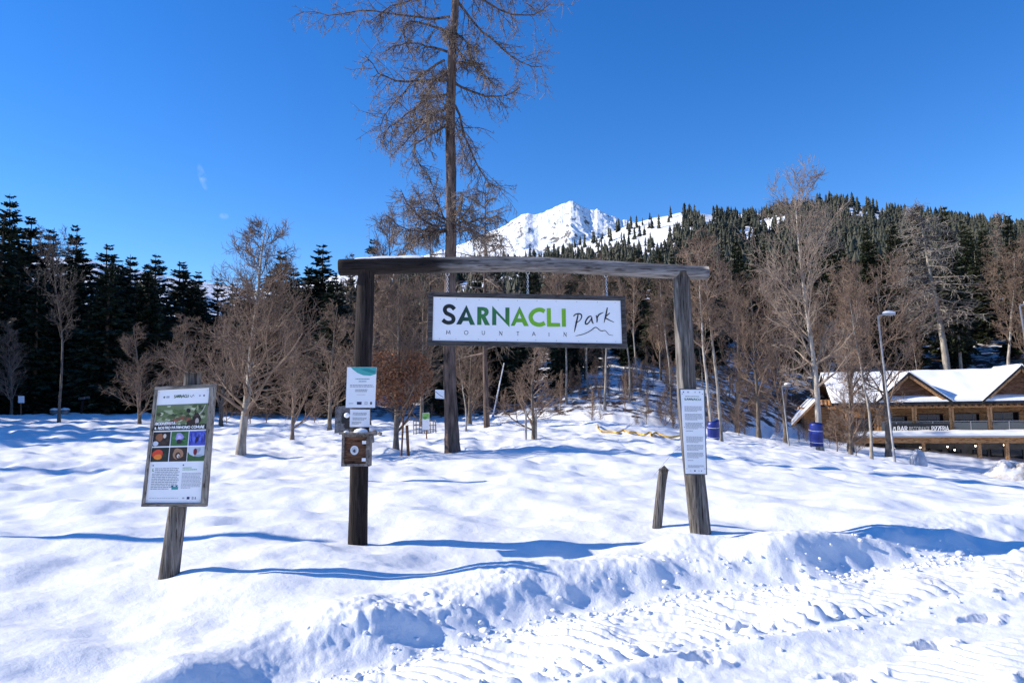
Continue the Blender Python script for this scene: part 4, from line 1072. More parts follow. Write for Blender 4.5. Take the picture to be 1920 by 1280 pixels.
def stroke(quad, mb, pts, width, w, col, curve=True, colfn=None, to_uv=None, taper_=False):
    """ribbon along pts given in a flat isotropic space, mapped by to_uv to (u, v)"""
    P = catmull(pts) if curve and len(pts) > 2 else np.array(pts, float)
    T = np.gradient(P, axis=0); T /= np.linalg.norm(T, axis=1, keepdims=True) + 1e-9
    Nn = np.stack([-T[:, 1], T[:, 0]], 1)
    wd = np.full(len(P), width / 2.0)
    if taper_: wd = wd * (1.15 - .75 * np.abs(np.linspace(-.7, 1, len(P))) ** 2)
    if not curve and len(P) > 2:      # mitre the corners
        for i in range(1, len(P) - 1):
            a = P[i] - P[i - 1]; b_ = P[i + 1] - P[i]; a = a / np.linalg.norm(a); b_ = b_ / np.linalg.norm(b_)
            wd[i] = wd[i] / max(.35, math.sqrt((1 + a.dot(b_)) / 2))
    L_, R_ = P + Nn * wd[:, None], P - Nn * wd[:, None]
    V = np.concatenate([L_, R_]); n = len(P)
    uv = [to_uv(*p) for p in V]
    vs = [quad(u, v, w) for u, v in uv]
    fs = []
    for i in range(n - 1):
        f = (i, i + 1, n + i + 1, n + i)
        a, b_, c = vs[f[0]], vs[f[1]], vs[f[2]]
        fs.append(f if np.dot(np.cross(b_ - a, c - a), quad.n) > 0 else f[::-1])
    mb.add(vs, fs, np.array([colfn(*p) for p in V]) if colfn else col)
def arc(cx, cy, rx, ry, a0, a1, n=7):
    return [(cx + rx * math.cos(math.radians(a)), cy + ry * math.sin(math.radians(a))) for a in np.linspace(a0, a1, n)]
# stroke alphabet in a 0..1 wide, 0..1 high box (y down); (points, curved)
GLY = {'A': (.8, [([(0, 1), (.4, 0), (.8, 1)], 0), ([(.15, .66), (.65, .66)], 0)]), 'B': (.6, [([(.04, 0), (.04, 1)], 0), ([(.04, 0), (.35, 0), (.52, .12), (.52, .34), (.35, .47), (.04, .47)], 0), ([(.04, .47), (.38, .47), (.58, .6), (.58, .86), (.38, 1), (.04, 1)], 0)]),
       'C': (.8, [(arc(.45, .5, .42, .5, -50, -310, 12), 0)]), 'D': (.75, [([(.04, 0), (.3, 0), (.6, .14), (.7, .5), (.6, .86), (.3, 1), (.04, 1), (.04, 0)], 0)]), 'E': (.5, [([(.5, 0), (.04, 0), (.04, 1), (.5, 1)], 0), ([(.04, .48), (.44, .48)], 0)]),
       'I': (.1, [([(.05, 0), (.05, 1)], 0)]), 'L': (.5, [([(.04, 0), (.04, 1), (.5, 1)], 0)]), 'M': (.95, [([(.02, 1), (.14, 0), (.47, .8), (.8, 0), (.93, 1)], 0)]), 'N': (.75, [([(.04, 1), (.04, 0), (.7, 1), (.7, 0)], 0)]),
       'O': (.95, [(arc(.47, .5, .45, .5, 0, 360, 17), 0)]), 'P': (.55, [([(.04, 1), (.04, 0), (.35, 0), (.53, .14), (.53, .4), (.35, .55), (.04, .55)], 0)]), 'R': (.6, [([(.04, 1), (.04, 0), (.35, 0), (.53, .14), (.53, .36), (.35, .5), (.04, .5)], 0), ([(.3, .5), (.6, 1)], 0)]),
       'S': (.58, [([(.5, .13), (.38, .02), (.2, .02), (.08, .14), (.1, .34), (.28, .46), (.45, .58), (.5, .78), (.38, .96), (.18, .98), (.04, .85)], 0)]), 'T': (.6, [([(0, 0), (.6, 0)], 0), ([(.3, 0), (.3, 1)], 0)]), 'U': (.7, [([(.04, 0), (.04, .65), (.12, .9), (.35, 1), (.58, .9), (.66, .65), (.66, 0)], 0)]),
       'V': (.75, [([(0, 0), (.37, 1), (.75, 0)], 0)]), 'Z': (.65, [([(.02, 0), (.63, 0), (.02, 1), (.65, 1)], 0)]), ',': (.15, [([(.1, .92), (.04, 1.15)], 0)]), "'": (.1, [([(.02, -.25), (.12, -.1)], 0)]), ' ': (.32, [])}
def text(quad, mb, s, u, v, size, wt, w, col, track=.18, slope=0.0, fit=None):
    """s at (u, v) top-left, size = cap height as a share of the panel height; fit = total width share of the panel"""
    asp = quad.H / quad.W
    sx = size * asp
    tot = sum(GLY[c][0] + track for c in s) - track
    k_ = fit / (tot * sx) if fit else 1.0
    x = 0.0; i = 0
    for c in s:
        wd, st = GLY[c]
        for pts, cv in st:
            i += 1
            stroke(quad, mb, [(p[0] + x, p[1]) for p in pts], wt, w + .00012 * i % .0008, col, bool(cv), None, lambda X, Y: (u + X * sx * k_, v + Y * size + slope * X * sx * k_))
        x += wd + track
def textlines(quad, mb, u0, u1, v0, v1, n, w, col, seed, last=.6, th=.45, para=()):
    q = random.Random(seed)
    for i in range(n):
        v = v0 + (v1 - v0) * i / n; h = (v1 - v0) / n * th
        if i in para: continue
        end = u0 + (u1 - u0) * (last if i == n - 1 or (i + 1) in para else q.uniform(.93, 1))
        u = u0
        while u < end:
            du = (u1 - u0) * q.uniform(.04, .15); e = min(u + du, end)
            quad.rect(mb, u, e, v, v + h, w, col); u = e + (u1 - u0) * .018
def emblems(quad, mb, us, v, h, w, cols):
    asp = quad.H / quad.W
    for i, u in enumerate(us):
        c = cols[i % len(cols)]
        if i % 4 == 1: quad.rect(mb, u - h * asp * .8, u + h * asp * .8, v - h / 2, v + h / 2, w, c)
        else: quad.ellipse(mb, u, v, h * asp * .5, h * .5, w, c, 10, 0, .08)

# ================================================================== hanging sign
SD = .02
SY = float(GP(988, 600)[1])
def SP(px, py, o=0.0): return np.array(at_y(px, py, SY - o))
S_ = Quad(SP(812, 556), SP(1164, 563.4), SP(1167, 644.5), SP(810, 638.5))
sign = thing('hanging_sign', 'white framed park sign hanging on three chains from the beam', 'sign', Vector(S_(.5, 1, 0)))
so_ = np.array(sign.location)
fu, fv = 8.5 / 353, 8.5 / 82
mb = MB(); S_.box(mb, 0, 1, 0, 1, -.012, .0); mb.build('panel', M_WHITE, sign, off=so_)
for nm, (u0, u1, v0, v1) in {'top': (-fu, 1 + fu, -fv, .004), 'bottom': (-fu, 1 + fu, .996, 1 + fv), 'left': (-fu, .002, .005, .995), 'right': (.998, 1 + fu, .005, .995)}.items():
    mb = MB(); S_.box(mb, u0, u1, v0, v1, -.03, .008); mb.build('frame_rail', M_FRAMEDARK, sign, off=so_)
def cs(cx, cy):
    u = (cx - 142) / 1619.0
    return u, (cy - (345 + 35 * u)) / (380 - 6 * u)
LSTOP = [215, 340, 400, 470, 560, 650, 760, 815, 900, 1000, 1130, 1290]
LCOL = np.array([srgb(14, 20, 24), srgb(16, 30, 30), srgb(16, 58, 48), srgb(22, 82, 62), srgb(56, 128, 62), srgb(46, 118, 66), srgb(38, 100, 58), srgb(62, 140, 50), srgb(112, 178, 40), srgb(118, 186, 36), srgb(126, 192, 34), srgb(120, 182, 36)])
def lcol(cx, cy):
    x = cx + (cy - 510) * .25
    return np.array([np.interp(x, LSTOP, LCOL[:, k_]) for k_ in range(3)])
mb = MB(); W1 = .0022
uvl = lambda lp: [cs(*p) for p in lp]
inv = lambda u, v: lcol(142 + u * 1619, v * 375 + 360)
def letter(*loops): S_.poly(mb, [uvl(lp) for lp in loops], W1, None, inv)
stroke(S_, mb, [(329, 455), (308, 434), (280, 427), (254, 437), (246, 461), (259, 487), (287, 501), (313, 517), (322, 541), (311, 563), (283, 571), (254, 565), (229, 546)], 34, W1, None, True, lcol, cs)
letter([(431, 418), (507, 590), (466, 590), (452, 556), (404, 556), (388, 586), (346, 586)], [(430, 478), (447, 524), (414, 524)])
letter([(525, 435), (580, 436), (605, 444), (620, 460), (623, 482), (614, 505), (596, 519), (634, 592), (591, 592), (561, 528), (561, 590), (525, 590)], [(561, 466), (578, 468), (588, 480), (580, 497), (561, 498)])
letter([(653, 425), (766, 548), (766, 440), (801, 440), (801, 610), (688, 490), (688, 592), (653, 592)])
letter([(888, 430), (966, 601), (924, 600), (910, 568), (860, 568), (845, 598), (812, 598)], [(887, 490), (904, 535), (871, 535)])
stroke(S_, mb, [(1103, 474), (1075, 461), (1045, 461), (1010, 476), (986, 506), (984, 536), (1001, 568), (1035, 586), (1070, 588), (1103, 573)], 36, W1, None, True, lcol, cs)
letter([(1122, 447), (1157, 447), (1157, 573), (1235, 575), (1235, 606), (1122, 606)])
letter([(1250, 450), (1284, 450), (1284, 607), (1250, 606)])
BK = (.012, .012, .015)
for i, (pts, w_) in enumerate([([(1390, 500), (1376, 560), (1364, 610), (1355, 652)], 12), ([(1350, 518), (1364, 502), (1392, 494), (1414, 500), (1420, 520), (1406, 549), (1374, 574)], 10), ([(1504, 515), (1480, 522), (1456, 554), (1451, 580), (1470, 580), (1494, 551), (1508, 521)], 11), ([(1506, 522), (1508, 558), (1519, 581)], 11),
                               ([(1545, 508), (1552, 540), (1549, 572)], 11), ([(1550, 534), (1570, 502), (1608, 483)], 10), ([(1643, 440), (1627, 510), (1611, 572)], 11), ([(1662, 488), (1625, 524), (1650, 546), (1696, 568)], 9), ([(1364, 686), (1430, 671), (1490, 643), (1538, 612), (1580, 642), (1618, 641), (1650, 674), (1685, 682)], 6)]):
    stroke(S_, mb, pts, w_, W1 + .0003 + i * .0002, BK, True, None, cs, True)
for ch, x, y in zip('MOUNTAIN', (262, 415, 566, 714, 862, 994, 1136, 1262), (638, 640, 641, 646, 650, 652, 656, 656)):
    wd, st = GLY[ch]
    for j, (pts, _c) in enumerate(st):
        stroke(S_, mb, [(x + p[0] * 36, y + p[1] * 33) for p in pts], 4.2, W1 + .0002 * j, (.03, .03, .035), False, None, cs)
mb.build('lettering', M_PRINT, sign, off=so_)
mb = MB(); rb = random.Random(2)
for u in np.linspace(.03, .97, 10):
    for v in (.05, .95):
        S_.ellipse(mb, u + rb.uniform(-.01, .01), v, .0022, .009, .0015, (.35, .36, .38), 8)
mb.build('screw_heads', M_PRINT, sign, off=so_)
def torus(mb, c, ax1, ax2, R1, R2, r, n=12, k_=6):
    """chain link: long axis ax1 (half length R1), short axis ax2 (R2)"""
    c = np.array(c); a1, a2 = np.array(ax1), np.array(ax2); nn = np.cross(a1, a2)
    a = np.arange(n) * 2 * math.pi / n; b_ = np.arange(k_) * 2 * math.pi / k_
    cen = c + np.outer(np.cos(a) * R1, a1) + np.outer(np.sin(a) * R2, a2)
    rad = np.outer(np.cos(a), a1) + np.outer(np.sin(a), a2)
    V = cen[:, None] + r * (np.cos(b_)[None, :, None] * rad[:, None] + np.sin(b_)[None, :, None] * nn[None, None])
    idx = np.arange(n * k_).reshape(n, k_)
    i2 = np.roll(idx, -1, 0)
    mb.addarr(V.reshape(-1, 3), np.stack([idx, i2, np.roll(i2, -1, 1), np.roll(idx, -1, 1)], -1).reshape(-1, 4))
gx = np.array([gdir.x, gdir.y, 0]); gy = np.array([GN.x, GN.y, 0])
for px0, py0, px1, py1 in ((839, 510, 839, 548), (989.5, 507, 989.5, 551), (1136, 513, 1138, 555)):
    mb = MB(); a, b_ = GP(px0, py0), SP(px1, py1)
    dirv = (a - b_) / np.linalg.norm(a - b_)
    torus(mb, a - dirv * .022, dirv, gx, .024, .02, .0045)
    p = a - dirv * .058; i = 0
    while (p - b_).dot(dirv) > .012:
        torus(mb, p, dirv, gy if i % 2 == 0 else gx, .017, .0095, .0034, 10, 5); p = p - dirv * .026; i += 1
    torus(mb, b_ + dirv * .004, dirv, gx, .018, .012, .004)
    mb.build('chain', M_STEEL, sign, off=so_, smooth_shade=True)

# ================================================================== notices on the posts
NAVY, GREY, PALE = (.01, .02, .10), (.22, .23, .25), (.45, .47, .5)
POFF = .115
N1 = Quad(GP(651, 688, POFF), GP(706, 688, POFF), GP(703, 764, POFF), GP(648, 764, POFF))
t = thing('notice_sheet', 'white notice with teal swoosh fixed to the left gate post', 'notice', Vector(N1(.5, 1)))
to = np.array(t.location)
mb = MB(); N1.box(mb, 0, 1, 0, 1, -.01, 0); mb.build('panel', M_WHITE, t, off=to)
mb = MB(); TEAL, TEAL2 = srgb(70, 170, 165), srgb(40, 140, 140)
N1.poly(mb, [[(.12, .005), (.995, .005), (.995, .17), (.8, .215), (.55, .20), (.35, .14), (.2, .06)]], .0015, TEAL)
N1.poly(mb, [[(.45, .05), (.7, .04), (.99, .10), (.93, .16), (.8, .14), (.65, .11)]], .0022, TEAL2)
mb.build('swoosh', M_PRINT, t, off=to); mb = MB()
textlines(N1, mb, .30, .78, .285, .325, 1, .0015, srgb(90, 150, 150), 1, 1); textlines(N1, mb, .41, .68, .345, .385, 1, .0015, srgb(90, 150, 150), 2, 1)
textlines(N1, mb, .12, .93, .44, .51, 2, .0015, GREY, 3, 1); textlines(N1, mb, .3, .75, .55, .63, 2, .0015, GREY, 4, .9); textlines(N1, mb, .36, .66, .675, .70, 1, .0015, PALE, 5, 1)
tag(mb.build('text_print', M_PRINT, t, off=to), kind='stuff'); mb = MB()
N1.rect(mb, .38, .54, .855, .925, .0015, NAVY); N1.rect(mb, .64, .74, .855, .925, .0015, PALE); N1.rect(mb, .665, .715, .87, .91, .0022, (.8, .82, .84)); N1.ellipse(mb, .86, .89, .035, .04, .0015, (.08, .09, .10)); N1.rect(mb, .1, .26, .88, .91, .0015, (.6, .66, .66))
tag(mb.build('logo_row', M_PRINT, t, off=to), kind='stuff')
N2 = Quad(GP(656.5, 767, POFF), GP(693.5, 767.5, POFF), GP(693, 800, POFF), GP(655.5, 800, POFF))
t = thing('notice_sheet', 'small white typed notice above the wooden box on the gate post', 'notice', Vector(N2(.5, 1))); to = np.array(t.location)
mb = MB(); N2.box(mb, 0, 1, 0, 1, -.008, 0); mb.build('panel', M_WHITE, t, off=to)
mb = MB(); textlines(N2, mb, .14, .88, .19, .36, 3, .0015, GREY, 8, .9); textlines(N2, mb, .14, .88, .47, .64, 3, .0015, GREY, 9, .8); textlines(N2, mb, .1, .6, .7, .88, 3, .0015, GREY, 10, .7)
tag(mb.build('text_print', M_PRINT, t, off=to), kind='stuff')

# right post board
ROFF = .14
N3 = Quad(GP(1276, 730, ROFF), GP(1319.5, 730.5, ROFF), GP(1324, 888, ROFF), GP(1286, 887.5, ROFF))
t = thing('notice_board', 'tall narrow white rules board screwed to the right gate post', 'board', Vector(N3(.5, 1))); to = np.array(t.location)
mb = MB(); N3.box(mb, -.05, 1.06, -.012, 1.012, -.028, -.008); mb.build('backing_board', mat_plain('board_edge', (.10, .10, .105), .6), t, off=to)
mb = MB(); N3.box(mb, 0, 1, 0, 1, -.0078, 0); mb.build('panel', M_WHITE, t, off=to)
mb = MB()
emblems(N3, mb, (.12, .32, .62, .82), .03, .016, .0015, [(.1, .11, .12), PALE, PALE, GREY])
textlines(N3, mb, .18, .80, .078, .092, 1, .0015, srgb(110, 130, 110), 2, 1)
text(N3, mb, 'SARNACLI', .14, .105, .022, .22, .0015, srgb(60, 110, 60), .14, 0, .72)
for k_, (v0, v1, n_) in enumerate([(.20, .27, 5), (.29, .37, 6), (.395, .475, 6), (.56, .64, 6), (.66, .73, 5), (.75, .82, 5), (.90, .935, 3)]):
    textlines(N3, mb, .12, .92, v0, v1, n_, .0015, (.27, .28, .30), 20 + k_, .7)
textlines(N3, mb, .12, .45, .49, .505, 1, .0015, GREY, 31, 1); textlines(N3, mb, .12, .4, .84, .853, 1, .0015, GREY, 32, 1)
emblems(N3, mb, (.25, .45, .65, .78), .965, .014, .0015, [PALE, NAVY, PALE, (.1, .1, .12)])
for u, v in ((.06, .05), (.94, .05), (.06, .45), (.94, .45), (.06, .94), (.94, .94)): N3.ellipse(mb, u, v, .018, .005, .002, (.05, .05, .06), 8)
tag(mb.build('text_print', M_PRINT, t, off=to), kind='stuff')

# ================================================================== wooden box on the left post
BO = .115
B_ = Quad(GP(641, 814, BO + .16), GP(694, 814, BO + .16), GP(693, 874, BO + .16), GP(639.5, 874, BO + .16))
t = thing('post_box', 'small brown wooden box with white sticker on the left gate post', 'box', Vector(B_(.5, 1))); to = np.array(t.location)
M_BOXGREY = mat_oldwood('wood_box_grey', (.09, .075, .065), (.20, .17, .15), (.36, .32, .28), (14, 14, 14))
M_BOXBROWN = mat_oldwood('wood_box_brown', (.05, .024, .014), (.14, .068, .04), (.26, .14, .085), (5, 30, 30))
mb = MB(); B_.box(mb, 0, 1, 0, 1, -.16, -.14); mb.build('back_panel', M_BOXGREY, t, off=to)
for nm, bx_ in (('side_panel', (0, .09, 0, 1)), ('side_panel', (.86, 1, 0, 1)), ('bottom_panel', (.092, .858, .92, 1)), ('top_panel', (.092, .858, 0, .08))):
    mb = MB(); B_.box(mb, *bx_, -.138, 0); mb.build(nm, M_BOXGREY, t, off=to)
mb = MB(); B_.box(mb, .094, .856, .082, .918, -.05, -.03); door = mb.build('door', M_BOXBROWN, t, off=to)
mb = MB(); B_.ellipse(mb, .44, .5, .145, .145, -.027, (.75, .77, .8), 24); B_.ellipse(mb, .44, .5, .10, .10, -.0262, (.55, .58, .62), 20); B_.ellipse(mb, .44, .52, .05, .055, -.0255, (.06, .07, .1), 10, 0, .15); B_.ellipse(mb, .27, .5, .025, .03, -.027, (.01, .008, .006), 10)  # last ellipse is a hole, its inner shade painted flat beside the sticker
mb.build('sticker', M_PRINT, door, off=to)
for v in (.2, .74):
    mb = MB(); B_.box(mb, .72, .86, v, v + .1, -.028, .004); mb.build('latch', M_WHITE, t, off=to)
mb = MB()
def roofm(u, v, w): return B_(u, v + (.10 * u if True else 0), w)
mb.box(-.07, 1.14, -.045, .0, -.20, .06, lambda u, v, w: B_(u, v - .004 - (.02 if w < -.1 else 0), w)); mb.build('lid', M_BOXGREY, t, off=to)
mb = MB(); mb.box(1.005, 1.07, .02, .26, -.12, .05, lambda u, v, w: B_(u + .12 * (v - .02), v, w)); mb.build('lid_lip', M_BOXGREY, t, off=to)
mb = MB()
cc = B_(.62, -.05, -.09); v_ = IV2.copy(); v_[:, 2] = np.maximum(v_[:, 2], -.15); mb.addarr(v_ * np.array([.085, .09, .05]) + cc, IF2)
cc = B_(.1, -.05, -.1); mb.addarr(v_ * np.array([.03, .06, .02]) + cc, IF2)
mb.build('snow_cap', M_SNOWCAP, t, off=to, smooth_shade=True)

# ================================================================== board sign on the left
BL_ = hit_ground(316, 1081); BY = BL_.y
def BP(px, py, o=0.0): return np.array(at_y(px, py, BY - o))
bs = thing('board_sign', 'leaning wooden board sign with colour nature photos on a log post', 'sign', BL_); bo = np.array(bs.location); sb_ = 1387 / BY
mb = MB(); log_mesh(mb, [BP(314, 1100), BP(317, 1078), BP(326, 1010), BP(334, 945), BP(348, 830), BP(362, 699)], np.array([19, 18, 17, 16, 15.5, 15.5]) / sb_ * .95, seed=12, rough=.08, flat=(1, .8))
mb.build('post', M_POSTGREY, bs, off=bo, smooth_shade=True)
FQ = Quad(BP(291.5, 725, .125), BP(403.8, 719.5, .125), BP(387, 949, .125), BP(265.8, 949, .125))
mb = MB(); FQ.box(mb, .03, .97, .015, .985, -.03, -.012); mb.build('backing_board', M_FRAMEGREY, bs, off=bo)
M_FRAMEGREYH = mat_oldwood('wood_frame_grey_h', (.10, .085, .07), (.26, .225, .185), (.45, .40, .34), (4, 30, 30))
for (u0, u1, v0, v1), mt_ in (((0, 1, 0, .027), M_FRAMEGREYH), ((0, 1, .973, 1), M_FRAMEGREYH), ((0, .046, .028, .972), M_FRAMEGREY), ((.915, 1, .028, .972), M_FRAMEGREY)):
    mb = MB(); FQ.box(mb, u0, u1, v0, v1, -.035, .014); mb.build('frame_rail', mt_, bs, off=bo)
mb = MB(); FQ.box(mb, .047, .914, .029, .971, -.0118, -.003); pnl = mb.build('panel', M_WHITE, bs, off=bo)
w0 = -.0015
PQ = Quad(FQ(.055, .03), FQ(.91, .03), FQ(.91, .965), FQ(.055, .965))
mb = MB()
emblems(PQ, mb, (.13, .2, .82, .9), .066, .018, w0, [(.12, .16, .14), PALE, PALE, GREY])
text(PQ, mb, 'SARNACLI', .32, .052, .023, .24, w0, srgb(55, 95, 55), .12, 0, .28)
stroke(PQ, mb, [(.63, .06), (.66, .075), (.69, .055), (.71, .07)], .006, w0, (.2, .2, .2), True, None, lambda x, y: (x, y))
tag(mb.build('header_print', M_PRINT, pnl, off=bo), kind='stuff')
PW = w0 + .0008
# photo strip: animal in shrubs, then six small pictures
def pic(u0, u1, v0, v1, base, blobs, seed):
    global mb
    if mb.n and seed != 3: tag(mb.build('photo_print', M_PRINT, pnl, off=bo), kind='stuff')
    mb = MB()
    PQ.rect(mb, u0, u1, v0, v1, w0, base)
    q = random.Random(seed)
    k = 0
    for col, cnt_, su, sv in blobs:
        for _ in range(cnt_):
            k += 1
            ru, rv = su * q.uniform(.5, 1.3), sv * q.uniform(.5, 1.3)
            u = q.uniform(u0 + ru, max(u0 + ru, u1 - ru)); v = q.uniform(v0 + rv, max(v0 + rv, v1 - rv))
            j = q.uniform(.7, 1.3)
            PQ.ellipse(mb, u, v, ru * .8, rv * .8, PW + k * .00004, tuple(min(1, c * j) for c in col), 9, q.uniform(-.3, .3), .15)
pic(.0, 1.0, .135, .365, srgb(110, 125, 85), [(srgb(150, 160, 120), 26, .10, .025), (srgb(90, 110, 60), 26, .08, .022), (srgb(190, 195, 160), 16, .05, .015), (srgb(60, 70, 40), 14, .06, .02)], 3)
for u in np.linspace(.05, .65, 13): PQ.ellipse(mb, u, .29 + .03 * math.sin(u * 9), .05, .018, PW + .0042 + u * .0001, srgb(125 + 30 * math.sin(u * 50), 85, 60), 9, .3, .2)
PQ.rect(mb, .0, 1.0, .318, .365, PW + .0048, (.008, .007, .007))
DK = srgb(34, 24, 20)
PQ.ellipse(mb, .80, .275, .085, .045, PW + .0052, DK, 16, .2, .06); PQ.ellipse(mb, .72, .305, .11, .03, PW + .0053, srgb(45, 30, 22), 14); PQ.ellipse(mb, .63, .195, .05, .018, PW + .0054, DK, 10, .8); PQ.ellipse(mb, .81, .29, .035, .028, PW + .0055, srgb(190, 175, 165), 10); PQ.ellipse(mb, .815, .312, .016, .008, PW + .0057, (.005, .005, .005), 8); PQ.ellipse(mb, .795, .235, .05, .02, PW + .0056, srgb(60, 42, 34), 10)
stroke(PQ, mb, [(.78, .235), (.76, .2), (.78, .17)], .012, PW + .0058, (.01, .01, .01), True, None, lambda x, y: (x, y)); stroke(PQ, mb, [(.84, .23), (.9, .2), (.95, .15)], .012, PW + .0059, srgb(200, 195, 180), True, None, lambda x, y: (x, y))
tag(mb.build('photo_print', M_PRINT, pnl, off=bo), kind='stuff'); mb = MB()
text(PQ, mb, "BIODIVERSITA',", .025, .292, .021, .30, PW + .0062, (.85, .85, .85), .16, 0, .40)
text(PQ, mb, 'IL NOSTRO PATRIMONIO COMUNE', .02, .331, .021, .30, PW + .0062, (.85, .85, .85), .16, 0, .94)
tag(mb.build('headline', M_PRINT, pnl, off=bo), kind='stuff'); mb = MB()
g1, g2, g3, g4 = .0, .325, .34, .665
r1, r2, r3, r4 = .378, .505, .517, .643
pic(g1, g2, r1, r2, srgb(40, 30, 22), [(srgb(60, 45, 35), 8, .07, .02)], 5); PQ.ellipse(mb, .12, .425, .07, .035, PW + .001, srgb(150, 95, 60), 12, 0, .1); PQ.ellipse(mb, .22, .415, .03, .02, PW + .0012, srgb(220, 205, 190), 10); PQ.ellipse(mb, .06, .48, .055, .022, PW + .0011, srgb(210, 215, 225), 10)
pic(g3, g4, r1, r2, srgb(60, 110, 60), [(srgb(75, 130, 70), 8, .07, .02), (srgb(45, 90, 50), 6, .06, .02)], 6); PQ.ellipse(mb, .5, .425, .075, .035, PW + .001, srgb(160, 150, 215), 14, 0, .12); PQ.ellipse(mb, .5, .468, .05, .022, PW + .0012, srgb(40, 30, 45), 10, 0, .1); PQ.ellipse(mb, .5, .43, .04, .018, PW + .0014, srgb(200, 190, 235), 10, 0, .2)
pic(.68, 1.0, r1, r2, srgb(70, 85, 190), [(srgb(100, 115, 220), 14, .03, .03), (srgb(50, 60, 150), 12, .02, .035)], 7); PQ.ellipse(mb, .83, .455, .03, .03, PW + .0015, srgb(25, 25, 70), 10, .2, .1)
pic(g1, g2, r3, r4, srgb(30, 40, 28), [(srgb(50, 65, 45), 8, .06, .02)], 8); PQ.ellipse(mb, .12, .578, .10, .045, PW + .001, srgb(225, 70, 45), 16, .2, .06); PQ.ellipse(mb, .13, .60, .075, .024, PW + .0012, srgb(245, 135, 45), 12, 0, .06)
pic(g3, g4, r3, r4, srgb(50, 38, 30), [(srgb(70, 50, 38), 8, .06, .02)], 9); PQ.ellipse(mb, .5, .575, .10, .048, PW + .001, srgb(165, 125, 95), 14, 0, .08); PQ.ellipse(mb, .5, .59, .05, .03, PW + .0012, srgb(60, 40, 30), 12); PQ.ellipse(mb, .51, .595, .028, .018, PW + .0014, srgb(225, 210, 200), 10); PQ.ellipse(mb, .52, .60, .01, .007, PW + .0016, (.01, .01, .01), 8)
pic(.68, 1.0, r3, r4, srgb(205, 212, 225), [(srgb(190, 200, 215), 6, .07, .02)], 10); PQ.poly(mb, [[(.68, .643), (1.0, .643), (1.0, .59), (.9, .605), (.8, .60), (.72, .585), (.68, .56)]], PW + .001, srgb(60, 100, 50)); PQ.ellipse(mb, .82, .56, .035, .03, PW + .0013, srgb(120, 25, 45), 12); PQ.rect(mb, .816, .826, .58, .62, PW + .0012, srgb(50, 80, 45))
# text columns
tag(mb.build('photo_print', M_PRINT, pnl, off=bo), kind='stuff'); mb = MB()
PQ.ellipse(mb, .06, .675, .014, .007, w0, GREY, 8); PQ.ellipse(mb, .62, .675, .014, .007, w0, (.1, .1, .1), 8)
PQ.rect(mb, .055, .068, .70, .725, w0, srgb(60, 130, 60)); PQ.rect(mb, .055, .085, .722, .728, w0 + .0002, srgb(60, 130, 60))
textlines(PQ, mb, .10, .56, .70, .745, 3, w0, (.30, .31, .33), 40, 1); textlines(PQ, mb, .055, .56, .746, .895, 10, w0, (.30, .31, .33), 41, .65)
textlines(PQ, mb, .61, .78, .697, .71, 1, w0, srgb(80, 160, 70), 42, 1); textlines(PQ, mb, .61, .88, .713, .727, 1, w0, srgb(80, 160, 70), 43, 1)
textlines(PQ, mb, .61, .97, .745, .885, 12, w0, (.38, .39, .42), 44, .5)
PQ.rect(mb, .44, .56, .865, .89, w0 + .0004, srgb(60, 150, 150)); PQ.ellipse(mb, .45, .86, .02, .008, w0 + .0006, srgb(30, 80, 100), 8); PQ.ellipse(mb, .53, .858, .018, .007, w0 + .0006, srgb(60, 110, 130), 8)
textlines(PQ, mb, .05, .58, .962, .972, 1, w0, PALE, 45, 1)
PQ.rect(mb, .735, .785, .953, .975, w0, NAVY); PQ.ellipse(mb, .67, .965, .025, .008, w0, PALE, 8); PQ.rect(mb, .825, .86, .952, .977, w0, PALE); PQ.ellipse(mb, .89, .965, .012, .012, w0, GREY, 8)
for u, v in ((.02, .02), (.97, .02), (.0, .52), (.985, .52), (.02, .985), (.97, .985)): PQ.ellipse(mb, u, v, .012, .005, w0 + .003, (.7, .7, .7), 8)
tag(mb.build('text_print', M_PRINT, pnl, off=bo), kind='stuff')

# ================================================================== small stake by the right post
p = hit_ground(1231, 990)
t = thing('fence_stake', 'short weathered stake leaning beside the right gate post', 'stake', p); to = np.array(p); sy = 1387 / p.y
mb = MB(); log_mesh(mb, [np.array(at_y(1230, 1005, p.y)), np.array(at_y(1232, 985, p.y)), np.array(at_y(1241, 900, p.y)), np.array(at_y(1244.5, 880, p.y))], np.array([9, 9, 8.8, 9]) / sy, seed=20, rough=.05, k=12, n=16, flat=(1, .8))
tipm = MB(); 
mb.build('shaft', M_POSTGREY, t, off=to, smooth_shade=True)
mb = MB(); a = np.array(at_y(1244.6, 880, p.y)); c = 9 / sy
mb.add([a + (-c, -c * .8, -.01), a + (c, -c * .8, -.01), a + (c, c * .8, -.01), a + (-c, c * .8, -.01), a + (c * .1, 0, .055)], [(0, 1, 4), (1, 2, 4), (2, 3, 4), (3, 0, 4)])
mb.build('pointed_tip', M_POSTGREY, t, off=to)
t = MB(); wp = np.array([at_y(1221, 897, p.y + .1), at_y(1245, 868, p.y + .05), at_y(1262, 848, p.y + .1), at_y(1278, 834, p.y + .18)])
tubes(t, wp, np.full(4, .0022), 4)
tag(t.build('loose_wire', mat_plain('wire', (.35, .34, .33), .5, .6), smooth_shade=True), 'thin loose wire running from the short stake to the right post', 'wire')
